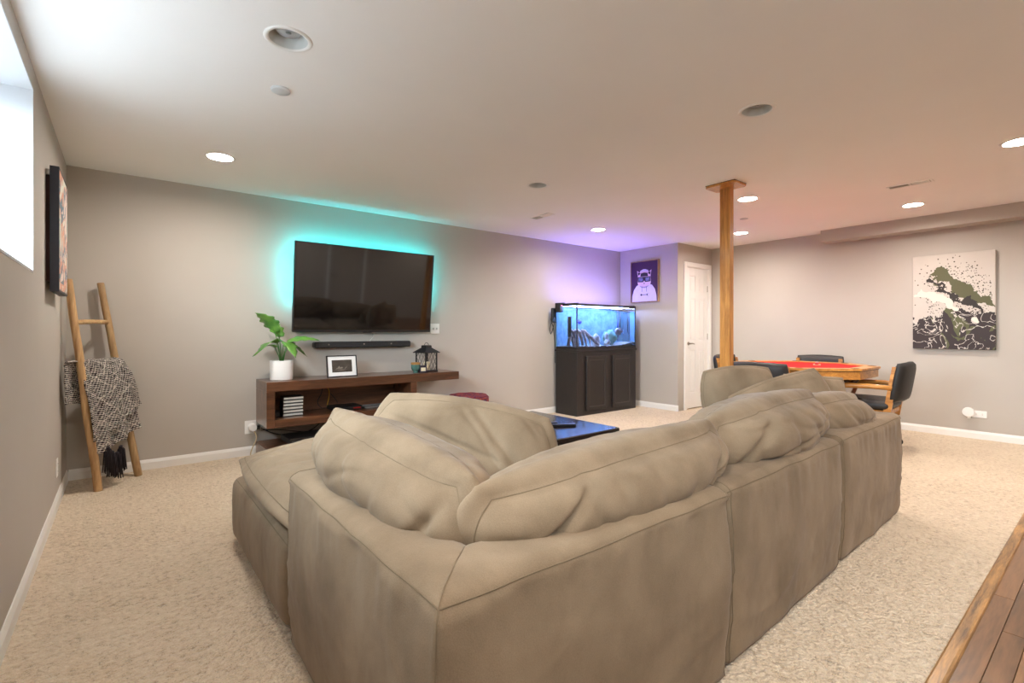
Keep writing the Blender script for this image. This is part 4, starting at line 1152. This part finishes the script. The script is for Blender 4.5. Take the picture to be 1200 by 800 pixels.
# ------------------------------------------------------------------ pictures
# cat portrait on the nook wall: flat print in a wooden frame
cp = thing('cat_picture', 'wood framed purple print of a masked cat in a pale hoodie above the aquarium', 'picture', (XN, 4.546, 1.575))
FRW = wood('frame_wood', (120, 92, 62), (176, 142, 98), .45, 'Z', 20)
hw_, hh_ = .25, .627; fd = .035
b = MB()
for (a0, a1, z0_, z1_) in ((-hw_, -hw_ + .012, 0, hh_), (hw_ - .012, hw_, 0, hh_), (-hw_ + .012, hw_ - .012, 0, .012), (-hw_ + .012, hw_ - .012, hh_ - .012, hh_)):
    b.box(-fd, -.002, a0, a1, z0_, z1_, .001)
b.build('frame', FRW, cp)
MB().box(-fd + .006, -.004, -hw_ + .012, hw_ - .012, .012, hh_ - .012).build('print', mat('print_purple', (58, 26, 64), .5, .06, 8), cp)
HOOD = mat('print_hoodie', (208, 200, 222), .6, .05, 12); DKP = mat('print_ink', (34, 30, 44), .5); PINK = mat('print_pink', (220, 190, 205), .6)
def flat(nm, m, pts, lay):
    # (a, z): a runs to the picture's right as seen from the room, i.e. toward -Y
    x = -fd + .006 - .0006 * lay
    return MB().prism([(-a, z) for a, z in pts], x - .0006, x, 'YZ').build(nm, m, cp)
def ell(cx, cz, rx, rz, n=20): return [(cx + rx * math.cos(2 * PI * i / n), cz + rz * math.sin(2 * PI * i / n)) for i in range(n)]
flat('hoodie', HOOD, [(-.225, .014), (-.22, .10), (-.19, .19), (-.14, .255), (-.06, .285), (.06, .285), (.14, .255), (.19, .19), (.215, .10), (.22, .014)], 1)
flat('hood_shadow', mat('print_lilac', (150, 140, 180), .6), [(-.08, .245), (-.05, .225), (0, .215), (.05, .225), (.08, .245), (.06, .285), (-.06, .285)], 2)
flat('head', PINK, [(-.12, .30), (-.11, .27), (-.06, .245), (0, .235), (.06, .245), (.11, .27), (.12, .30), (.115, .40), (.13, .485), (.085, .455), (.04, .465), (-.04, .465), (-.085, .455), (-.13, .485), (-.115, .40)], 3)
flat('ear', DKP, [(-.115, .46), (-.11, .41), (-.065, .435), (-.08, .45)], 4); flat('ear', DKP, [(.115, .46), (.11, .41), (.065, .435), (.08, .45)], 4)
flat('forehead', DKP, [(-.07, .39), (.07, .39), (.06, .44), (0, .45), (-.06, .44)], 4)
flat('goggle_band', DKP, [(-.115, .31), (-.02, .305), (0, .33), (.02, .305), (.115, .31), (.115, .385), (-.115, .385)], 5)
for s_ in (-1, 1): flat('goggle_lens', mat('print_lens', (110, 116, 150), .3, .4, 30), [(s_ * .10, .322), (s_ * .028, .32), (s_ * .02, .35), (s_ * .03, .373), (s_ * .10, .373)], 6)
flat('nose', DKP, ell(0, .285, .012, .008, 10), 5)
for s_ in (-1, 1): flat('drawstring', DKP, [(s_ * .038, .16), (s_ * .044, .16), (s_ * .044, .235), (s_ * .038, .235)], 4)
flat('fish_bone', DKP, [(-.075, .115), (-.05, .132), (-.035, .119), (.04, .119), (.07, .137), (.06, .115), (.07, .093), (.04, .111), (-.035, .111), (-.05, .098)], 4)
for k in range(7): flat('crown_tuft', HOOD, ell(-.06 + k * .02, .465 + .018 * math.sin(PI * k / 6), .015, .02, 10), 2)

# large canvas on the far wall: an abstract splatter stand-in
def canvas_mat():
    m = bpy.data.materials.new('splatter_print'); m.use_nodes = True
    nt = m.node_tree; N = nt.nodes; L = nt.links; p = N['Principled BSDF']
    tc = N.new('ShaderNodeTexCoord'); sp = N.new('ShaderNodeSeparateXYZ'); L.new(tc.outputs['Object'], sp.inputs[0])
    def math_(op, a, b=None, c=None):
        n = N.new('ShaderNodeMath'); n.operation = op
        for i, x in enumerate((a, b, c)):
            if x is None: continue
            if isinstance(x, (int, float)): n.inputs[i].default_value = x
            else: L.new(x, n.inputs[i])
        return n.outputs[0]
    def nz(s, d=5, dist=0): 
        n = N.new('ShaderNodeTexNoise'); n.inputs['Scale'].default_value = s; n.inputs['Detail'].default_value = d; n.inputs['Distortion'].default_value = dist
        L.new(tc.outputs['Object'], n.inputs['Vector']); return n.outputs['Fac']
    Y, Z = sp.outputs[1], sp.outputs[2]
    def blob(cy, cz, ry, rz, wob, ns):
        a = math_('DIVIDE', math_('SUBTRACT', Y, cy), ry); b = math_('DIVIDE', math_('SUBTRACT', Z, cz), rz)
        r = math_('SQRT', math_('ADD', math_('MULTIPLY', a, a), math_('MULTIPLY', b, b)))
        r = math_('ADD', r, math_('MULTIPLY', math_('SUBTRACT', nz(ns), .5), wob))
        return r
    def mixc(fac, c1, c2):
        n = N.new('ShaderNodeMix'); n.data_type = 'RGBA'; L.new(fac, n.inputs['Factor'])
        for sck, c in ((n.inputs[6], c1), (n.inputs[7], c2)):
            if isinstance(c, tuple): sck.default_value = (*lin(c), 1)
            else: L.new(c, sck)
        return n.outputs[2]
    def less(x, t_): return math_('LESS_THAN', x, t_)
    def spots(scale, thr, rlim, cy, cz, ry, rz):
        v = N.new('ShaderNodeTexVoronoi'); v.inputs['Scale'].default_value = scale; v.inputs['Randomness'].default_value = 1.0
        L.new(tc.outputs['Object'], v.inputs['Vector'])
        s = math_('MULTIPLY', less(v.outputs['Distance'], thr), less(blob(cy, cz, ry, rz, .5, 7), rlim))
        return s
    col = mixc(nz(3), (186, 176, 166), (204, 196, 186))
    col = mixc(spots(30, .22, 1.0, 0, .62, .33, .40), col, (84, 74, 62))
    col = mixc(spots(52, .26, 1.0, -.04, .58, .28, .34), col, (56, 48, 42))
    diag = math_('ADD', math_('MULTIPLY', Y, -.8), math_('MULTIPLY', Z, 1.0))          # sloping sweeps of paint
    def sweep(c, wdt, wob, ns): return less(math_('ABSOLUTE', math_('ADD', math_('SUBTRACT', diag, c), math_('MULTIPLY', math_('SUBTRACT', nz(ns, 6), .5), wob))), wdt)
    inside = less(blob(0, .50, .31, .40, .9, 6), 1.0)
    col = mixc(math_('MULTIPLY', sweep(.72, .07, .55, 6), inside), col, (86, 86, 58))
    col = mixc(math_('MULTIPLY', sweep(.60, .035, .5, 9), inside), col, (48, 42, 38))
    col = mixc(math_('MULTIPLY', sweep(.46, .05, .45, 5), inside), col, (218, 210, 196))
    low = less(math_('ADD', Z, math_('ADD', math_('MULTIPLY', math_('ABSOLUTE', Y), .35), math_('MULTIPLY', math_('SUBTRACT', nz(7, 7), .5), .5))), .42)
    col = mixc(low, col, (52, 42, 42))
    col = mixc(math_('MULTIPLY', less(nz(4.2, 6, .8), .40), low), col, (86, 88, 58))
    st_ = math_('ABSOLUTE', math_('SUBTRACT', nz(5.5, 3, 1.5), .52))
    col = mixc(math_('MULTIPLY', less(st_, .012), low), col, (196, 188, 178))
    L.new(col, p.inputs['Base Color']); p.inputs['Roughness'].default_value = .7
    return m
cv = thing('canvas_print', 'large canvas with dark and olive paint splatter on pale grey, hung on the far wall', 'canvas', (XR, 1.195, .945))
MB().box(-.045, -.0025, -.338, .338, 0, 1.035, .003).build('canvas', canvas_mat(), cv)
MB().box(-.040, -.001, -.325, .325, .012, 1.022).build('stretcher', WALNUTIN, cv)

# picture on the window wall: seen almost edge on
def portrait_mat():
    m = bpy.data.materials.new('abstract_print'); m.use_nodes = True
    nt = m.node_tree; N = nt.nodes; L = nt.links; p = N['Principled BSDF']
    tc = N.new('ShaderNodeTexCoord')
    n = N.new('ShaderNodeTexNoise'); n.inputs['Scale'].default_value = 3.2; n.inputs['Detail'].default_value = 6; n.inputs['Distortion'].default_value = 2.2
    L.new(tc.outputs['Object'], n.inputs['Vector'])
    r = N.new('ShaderNodeValToRGB'); r.color_ramp.interpolation = 'CONSTANT'; e = r.color_ramp.elements
    e[0].position = 0; e[0].color = (*lin((232, 208, 196)), 1); e[1].position = .40; e[1].color = (*lin((70, 108, 128)), 1)
    for ps, cl in ((.46, (214, 150, 120)), (.52, (226, 228, 214)), (.62, (150, 190, 180)), (.67, (236, 214, 204))):
        q = e.new(ps); q.color = (*lin(cl), 1)
    L.new(n.outputs['Fac'], r.inputs[0]); L.new(r.outputs[0], p.inputs['Base Color']); p.inputs['Roughness'].default_value = .4
    return m
lp = thing('box_framed_picture', 'deep dark edged picture with peach and teal paint on the window wall', 'picture', (XL, 3.985, 1.36))
hw_, hh_ = .255, .70
b = MB()
for a in ((-hw_, -hw_ + .012, 0, hh_), (hw_ - .012, hw_, 0, hh_), (-hw_ + .012, hw_ - .012, 0, .012), (-hw_ + .012, hw_ - .012, hh_ - .012, hh_)): b.box(.018, .058, a[0], a[1], a[2], a[3], .001)
b.build('frame', mat('frame_navy', (36, 38, 48), .5, .08, 40), lp)
MB().box(.02, .0575, -hw_ + .012, hw_ - .012, .012, hh_ - .012).build('print', portrait_mat(), lp)
MB().box(.0005, .018, -hw_ + .03, hw_ - .03, .06, hh_ - .02).build('backing', mat('backing_brown', (74, 42, 34), .8), lp)
MB().box(.001, .018, -hw_ + .005, -hw_ + .02, hh_ - .05, hh_ - .02).build('hanger', STEEL, lp)

# ------------------------------------------------------------------ outlets
def outlet(name, loc, face, label):
    o = thing(name, label, 'outlet', loc)
    s = 1 if face == '+X' else -1
    def B(nm, m, x0, x1, *a, bv=.0): lo, hi = sorted((x0 * s, x1 * s)); return MB().box(lo, hi, *a, bv).build(nm, m, o)
    B('plate', WHITE, 0, .006, -.036, .036, -.058, .058, bv=.002)
    for z_ in (-.024, .024):
        B('socket', WHITE, .006, .008, -.016, .016, z_ - .014, z_ + .014, bv=.001)
        for y_ in (-.006, .006): B('slot', BLACKM, .008, .0083, y_ - .001, y_ + .001, z_ - .004, z_ + .006)
    return o
outlet('wall_outlet', (XL, 4.314, .254), '+X', 'white wall outlet low on the window wall beside the ladder')
o = thing('wall_outlet', 'white wall outlet turned sideways low on the canvas wall', 'outlet', (XR, .985, .262))
MB().box(-.006, 0, -.058, .058, -.036, .036, .002).build('plate', WHITE, o)
for y_ in (-.024, .024):
    MB().box(-.008, -.006, y_ - .014, y_ + .014, -.016, .016, .001).build('socket', WHITE, o)
    for z_ in (-.006, .006): MB().box(-.0083, -.008, y_ - .006, y_ + .004, z_ - .001, z_ + .001).build('slot', BLACKM, o)
pd = thing('plug_device', 'round white plug in device on the outlet below the canvas', 'plug', (XR - .0085, 1.062, .282))
MB().lathe([(.02, 0), (.02, .03), (.048, .032), (.05, .04), (.05, .06), (.046, .066), (.0005, .067)], 32, M=Matrix.Rotation(-PI / 2, 4, 'Y'), cap=False).build('disc', WHITE, pd, 'auto')
MB().box(-.03, 0, -.012, .012, -.07, -.03, .002).build('plug_body', WHITE, pd)

# ------------------------------------------------------------------ ladder and throw
LADW = wood('bamboo_wood', (142, 106, 66), (200, 164, 116), .5, 'Z', 18)
Lf, Lt_ = Vector((-.139, 4.569, 0)), Vector((-.300, 4.600, 1.50))
Rf, Rt = Vector((.095, 4.850, 0)), Vector((-.137, 4.965, 1.51))
ld = thing('wooden_ladder', 'rustic round pole wooden ladder leaning in the corner', 'ladder', (Lf.lerp(Rf, .5).x, Lf.lerp(Rf, .5).y, 0))
org = Vector(ld.location)
def railpts(a, b, seed):
    out = []; rs = []
    for i in range(25):
        t_ = i / 24; p = a.lerp(b, t_) + Vector((noise.noise(Vector((t_ * 4, seed, 0))), noise.noise(Vector((t_ * 4, seed, 5))), 0)) * .006
        out.append(p - org); rs.append(.0265 - .004 * t_ + .0015 * noise.noise(Vector((t_ * 9, seed, 9))))
    return out, rs
for a, b, s_ in ((Lf, Lt_, 1), (Rf, Rt, 2)):
    p_, r_ = railpts(a, b, s_); MB().tube(p_, r_, 12).build('rail', LADW, ld, 'auto')
RUNG = wood('rung_wood', (142, 106, 66), (200, 164, 116), .5, 'Y', 18)
for fr_ in (.25, .50, .80):
    if fr_ == .50: fr_ = .585
    MB().tube([Lf.lerp(Lt_, fr_) - org, (Lf.lerp(Lt_, fr_).lerp(Rf.lerp(Rt, fr_), .5)) - org + Vector((0, 0, .004)), Rf.lerp(Rt, fr_) - org], [.018, .0165, .018], 10).build('rung', RUNG, ld, 'auto')
def throw_mat():
    m = bpy.data.materials.new('woven_throw'); m.use_nodes = True
    nt = m.node_tree; N = nt.nodes; L = nt.links; p = N['Principled BSDF']
    uv = N.new('ShaderNodeUVMap'); uv.uv_map = 'UVMap'
    sp = N.new('ShaderNodeSeparateXYZ'); L.new(uv.outputs[0], sp.inputs[0])
    def M_(op, a, b=None):
        n = N.new('ShaderNodeMath'); n.operation = op
        for i, x in enumerate((a, b)):
            if x is None: continue
            if isinstance(x, (int, float)): n.inputs[i].default_value = x
            else: L.new(x, n.inputs[i])
        return n.outputs[0]
    U, V = sp.outputs[0], sp.outputs[1]
    nz = N.new('ShaderNodeTexNoise'); nz.inputs['Scale'].default_value = 26; nz.inputs['Detail'].default_value = 3; L.new(uv.outputs[0], nz.inputs['Vector'])
    # knit rows with stitches and wide diamonds
    row = M_('SINE', M_('ADD', M_('MULTIPLY', V, 2 * PI * 48), M_('MULTIPLY', M_('PINGPONG', M_('MULTIPLY', U, 8), .5), 5.0))); stitch = M_('SINE', M_('ADD', M_('MULTIPLY', U, 2 * PI * 44), M_('MULTIPLY', M_('FLOOR', M_('MULTIPLY', V, 48)), 2.1)))
    h = M_('ADD', M_('MULTIPLY', row, .75), M_('MULTIPLY', stitch, .5))
    h = M_('ADD', h, M_('MULTIPLY', M_('SUBTRACT', nz.outputs['Fac'], .5), 2.6))
    d = M_('ADD', M_('PINGPONG', M_('MULTIPLY', U, 4), .5), M_('PINGPONG', M_('MULTIPLY', V, 4), .5))
    dia = M_('LESS_THAN', M_('ABSOLUTE', M_('SUBTRACT', d, .5)), .025)
    h2 = M_('ADD', h, M_('MULTIPLY', dia, .9))
    r = N.new('ShaderNodeValToRGB'); e = r.color_ramp.elements
    mr = N.new('ShaderNodeMapRange'); mr.inputs[1].default_value = -1.2; mr.inputs[2].default_value = 1.2; L.new(h2, mr.inputs[0])
    e[0].position = .40; e[0].color = (*lin((36, 31, 36)), 1); e[1].position = .62; e[1].color = (*lin((210, 200, 190)), 1)
    L.new(mr.outputs[0], r.inputs[0]); L.new(r.outputs[0], p.inputs['Base Color'])
    p.inputs['Roughness'].default_value = .95; p.inputs['Specular IOR Level'].default_value = .1
    bp = N.new('ShaderNodeBump'); bp.inputs['Strength'].default_value = .8; bp.inputs['Distance'].default_value = .006
    L.new(h, bp.inputs['Height']); L.new(bp.outputs[0], p.inputs['Normal'])
    return m
def throw():
    fr_ = .605
    A, B = Lf.lerp(Lt_, fr_), Rf.lerp(Rt, fr_)
    u_ = (B - A).normalized(); n_ = Vector((u_.y, -u_.x, 0))      # toward the room
    if n_.dot(Vector((1, -1, 0))) < 0: n_ = -n_
    top = A.z + .022
    slope = ((Lf - Lt_) / 1.5).dot(n_) * .5 + ((Rf - Rt) / 1.5).dot(n_) * .5
    root = thing('throw_blanket', 'black and white woven throw with tassels draped over the wooden ladder', 'blanket', (org.x, org.y, 0))
    TH = throw_mat()
    def sheet(name, u0, u1, drop0, drop1, dirn, nu=60, nv=70, seed=0, nbase=.03):
        v = []; f = []; uvs = []
        width = (B - A).length
        for j in range(nv + 1):
            t_ = j / nv
            for i in range(nu + 1):
                s_ = i / nu; uu = (u0 + (u1 - u0) * s_)
                dp = drop0 + (drop1 - drop0) * s_
                ln = dp * t_
                # goes over the rung, then hangs; the ladder leans so the front hangs free
                over = min(1, ln / .05)
                z = top - (.022 * (1 - math.cos(over * PI / 2)) + max(0, ln - .05))
                n = dirn * (.026 * math.sin(over * PI / 2)) + dirn * nbase * min(1, ln / .3)
                if dirn > 0: n += slope * max(0, ln - .05) + (-.045 + .075 * min(1, max(0, uu / width) / .4)) * min(1, ln / .15)
                n += (.016 * math.sin(s_ * 15 + seed + t_ * 1.2) + .012 * noise.noise(Vector((s_ * 5, t_ * 3, seed)))) * min(1, ln / .12)
                if dirn > 0: n += .03 * max(0, uu / width - .75) * 3.0 * min(1, ln / .1)
                flare = 1 + (.38 if uu > width * .45 else .08) * t_ * (1 if dirn > 0 else 0)
                P = A + u_ * (uu + (flare - 1) * (uu - width * .45) + .012 * noise.noise(Vector((t_ * 4, seed, s_ * 2)))) + n_ * n
                v.append((P.x - org.x, P.y - org.y, z + .006 * noise.noise(Vector((s_ * 7, t_ * 5, seed + 3)))))
                uvs.append((uu * 1.6, ln * 1.6))
        for j in range(nv):
            for i in range(nu): f.append((j * (nu + 1) + i, j * (nu + 1) + i + 1, (j + 1) * (nu + 1) + i + 1, (j + 1) * (nu + 1) + i))
        o = mesh(name, v, f, TH, root, True)
        ul = o.data.uv_layers.new(name='UVMap')
        for lp_ in o.data.loops: ul.data[lp_.index].uv = uvs[lp_.vertex_index]
        md = o.modifiers.new('thick', 'SOLIDIFY'); md.thickness = .008; md.offset = 0
        return v, nu, nv
    sheet('front_drape', -.005, .38, .60, .40, 1, seed=1)
    sheet('under_layer', .02, .34, .70, .58, 1, seed=4, nbase=.012)
    sheet('back_drape', -.12, .36, .32, .36, -1, seed=7, nbase=.0)
    TS = mat('tassel_yarn', (40, 34, 40), .95, .3, 40)
    for k, (uu, zt, sp_) in enumerate(((.07, .31, .0), (.105, .27, .015), (.15, .25, .01), (.18, .29, .02))):
        b = MB(); P0 = A + u_ * uu + n_ * (slope * .62 + .045 + .008 * k)
        for q in range(22):
            a = 2 * PI * q / 22 * 2.4; rr = .005 + .024 * (q / 22)
            p0 = Vector((P0.x, P0.y, zt)); off = u_ * rr * math.cos(a) + n_ * rr * math.sin(a)
            ln = .17 + random.uniform(-.02, .03)
            b.tube([p0 - org * Vector((1, 1, 0)) if False else Vector((p0.x - org.x, p0.y - org.y, p0.z)), Vector((p0.x - org.x + off.x * .8, p0.y - org.y + off.y * .8, p0.z - .03)), Vector((p0.x - org.x + off.x * 1.3, p0.y - org.y + off.y * 1.3, p0.z - ln))], .0035, 5)
        b.lathe([(.012, -.012), (.015, -.004), (.012, .008)], 10, (P0.x - org.x, P0.y - org.y, zt - .012))
        b.build('tassel', TS, root, True)
throw()

# ------------------------------------------------------------------ poker table and chairs
FELT = mat('red_felt', (196, 44, 44), .95, .06, 60, .2, 400, spec=.1)
pt = thing('poker_table', 'octagonal oak poker table with a red felt top behind the sofa', 'poker table', (5.80, 2.27, 0))
def octa(ap, rot=0): 
    R_ = ap / math.cos(PI / 8); return [(R_ * math.cos(PI / 8 + k * PI / 4), R_ * math.sin(PI / 8 + k * PI / 4)) for k in range(8)]
def ring(mb, pi_, po, z0, z1):
    n = 8; v = [(x, y, z) for z in (z0, z1) for P in (pi_, po) for x, y in P]; f = []
    for k in range(n):
        j = (k + 1) % n
        f += [(k, j, n + j, n + k), (2 * n + k, 3 * n + k, 3 * n + j, 2 * n + j), (n + k, n + j, 3 * n + j, 3 * n + k), (j, k, 2 * n + k, 2 * n + j)]
    return mb.add(v, f)
TZ = .778
ring(MB(), octa(.56), octa(.685), TZ - .022, TZ).build('rail', OAK, pt)
ring(MB(), octa(.60), octa(.668), TZ - .105, TZ - .030).build('apron', OAK, pt)
ring(MB(), octa(.60), octa(.672), TZ - .030, TZ - .022).build('groove', mat('groove_dark', (60, 36, 16), .6), pt)
MB().prism(octa(.5605), TZ - .030, TZ - .008, 'XY').build('felt_top', FELT, pt)
MB().prism(octa(.605), TZ - .10, TZ - .085, 'XY').build('underside', OAK, pt)
CUPM = mat('cup_brass', (120, 84, 40), .35, metal=.8)
for k in range(8):
    a = PI / 8 + k * PI / 4
    MB().lathe([(.040, 0), (.040, .0022), (.034, .0026), (.033, .0008), (.0005, .0006)], 20, (.625 / math.cos(PI / 8) * math.cos(a) * .99, .625 / math.cos(PI / 8) * math.sin(a) * .99, TZ), cap=False).build('cup_holder', CUPM, pt, True)
DKW = wood('carved_dark', (44, 24, 14), (92, 56, 32), .4, 'Z', 14, coat=.3)
MB().lathe([(.12, .10), (.13, .13), (.09, .18), (.06, .24), (.075, .30), (.10, .38), (.105, .44), (.07, .52), (.06, .56), (.12, .63), (.16, .676)], 24).build('pedestal', DKW, pt, 'auto')
for k in range(4):
    a = PI / 4 + k * PI / 2; dx, dy = math.cos(a), math.sin(a)
    MB().tube([(dx * .08, dy * .08, .20), (dx * .20, dy * .20, .17), (dx * .32, dy * .32, .08), (dx * .42, dy * .42, .035)], [.045, .04, .035, .034], 10).build('foot', DKW, pt, True)
# scrolled braces under the rim
for k in range(8):
    a = k * PI / 4; dx, dy = math.cos(a), math.sin(a)
    MB().tube([(dx * .58, dy * .58, TZ - .106), (dx * .52, dy * .52, TZ - .17), (dx * .42, dy * .42, TZ - .19), (dx * .30, dy * .30, TZ - .16), (dx * .14, dy * .14, TZ - .12)], [.018, .026, .022, .02, .018], 8).build('brace', DKW, pt, True)
# chips and card box on the felt
tb = thing('chip_tray', 'small tray with red and white poker chips on the red felt', 'chip tray', (5.93, 2.12, TZ - .0078), rad(20))
MB().box(-.09, .09, -.035, .035, 0, .008, .002).build('tray', mat('tray_pink', (226, 140, 110), .5), tb)
for i in range(5):
    c_ = (mat('chip_red', (190, 50, 46), .5), mat('chip_white', (236, 230, 224), .5), mat('chip_purple', (96, 40, 110), .5))[i % 3]
    MB().lathe([(.0005, .008), (.016, .008), (.016, .03), (.0005, .03)], 16, (-.07 + i * .035, 0, 0), cap=False).build('chip_stack', c_, tb, 'auto')

LEA = mat('black_leather', (32, 28, 26), .5, .12, 25, .15, 140)
def poker_chair():
    c_ = thing('poker_chair', 'oak armchair with black leather pads pulled up to the near rim of the poker table', 'chair', (0, 0, 0), 0, 'oak and leather chairs around the poker table')
    # faces +Y; back at -Y
    soft_box('seat', -.25, .25, -.22, .26, .385, .475, 201, c_, .035, .015, .003, .04, LEA, False)
    rail_ = MB(); rail_.box(-.245, .245, -.215, .25, .345, .387, .006); rail_.build('seat_frame', OAK, c_)
    # slanted rear posts
    for sx in (-1, 1):
        MB().prism([(-.215, .30), (-.155, .30), (-.235, .805), (-.285, .805)], sx * .235 - .019, sx * .235 + .019, 'YZ').build('back_post', OAK, c_)
        MB().tube([(sx * .255, -.235, .605), (sx * .262, -.08, .612), (sx * .265, .10, .608), (sx * .262, .22, .598)], [.022, .024, .026, .022], 10).build('armrest', OAK, c_, True)
        MB().tube([(sx * .258, .19, .598), (sx * .258, .165, .54), (sx * .255, .19, .47), (sx * .25, .22, .40), (sx * .245, .22, .36)], [.021, .020, .020, .022, .022], 10).build('arm_support', wood('arm_wood', (150, 84, 50), (190, 122, 80), .35, 'Z', 16), c_, True)
    # curved leather back pad
    v = []; f = []; nu, nv = 20, 14
    for side in (0, 1):
        for j in range(nv + 1):
            q = j / nv; z = .47 + q * .365
            for i in range(nu + 1):
                u = i / nu * 2 - 1
                yb = -.225 - (z - .47) * .16 - .05 * (1 - u * u)
                e_ = (1 - abs(u) ** 6) * (1 - abs(2 * q - 1) ** 6)
                th = .012 + .035 * e_ ** .5
                hwid = .262 * (1 - .05 * abs(2 * q - 1) ** 3)
                v.append((u * hwid, yb + (th if side else -th), z + (.012 * (1 - u * u) if q > .9 else 0)))
    K = (nu + 1) * (nv + 1)
    for side in (0, 1):
        for j in range(nv):
            for i in range(nu): f.append(tuple(side * K + t_ for t_ in (j * (nu + 1) + i, j * (nu + 1) + i + 1, (j + 1) * (nu + 1) + i + 1, (j + 1) * (nu + 1) + i)))
    bd = [(i, 0) for i in range(nu)] + [(nu, j) for j in range(nv)] + [(i, nv) for i in range(nu, 0, -1)] + [(0, j) for j in range(nv, 0, -1)]
    ids = [j * (nu + 1) + i for i, j in bd]
    for a, b in zip(ids, ids[1:] + ids[:1]): f.append((a, b, K + b, K + a))
    mesh('back_pad', v, f, LEA, c_, True)
    MB().lathe([(.045, .20), (.04, .28), (.06, .345)], 16, (0, .02, 0)).build('swivel_post', BLACKM, c_, 'auto')
    for k in range(4):
        a = PI / 4 + k * PI / 2; dx, dy = math.cos(a), math.sin(a)
        MB().tube([(dx * .03, .02 + dy * .03, .21), (dx * .18, .02 + dy * .18, .15), (dx * .32, .02 + dy * .32, .085)], [.034, .03, .026], 8).build('leg', OAK, c_, True)
        R_ = Matrix.Translation((dx * .325, .02 + dy * .325, .03)) @ Matrix.Rotation(a, 4, 'Z') @ Matrix.Rotation(PI / 2, 4, 'X')
        ca = MB().lathe([(.0005, -.014), (.029, -.014), (.03, -.01), (.03, .01), (.029, .014), (.0005, .014)], 16, M=R_, cap=False)
        ca.tube([(dx * .325, .02 + dy * .325, .045), (dx * .32, .02 + dy * .32, .09)], .008, 8)
        ca.build('caster', BLACKM, c_, 'auto')
    return c_
ch = poker_chair()
ch.location = (5.86, 1.63, 0); ch.rotation_euler = (0, 0, rad(4))
ch['label'] = 'oak armchair with black leather pads at the table end below the canvas'
gk = 'oak and leather chairs around the poker table'
dup(ch, (5.04, 2.20, 0), rad(-90), 'oak and black leather chair between the sofa and the poker table', gk)
dup(ch, (6.47, 2.38, 0), rad(90), 'oak and black leather chair between the poker table and the far wall', gk)
dup(ch, (6.03, 2.93, 0), rad(182), 'oak and black leather chair at the end of the poker table nearest the door', gk)
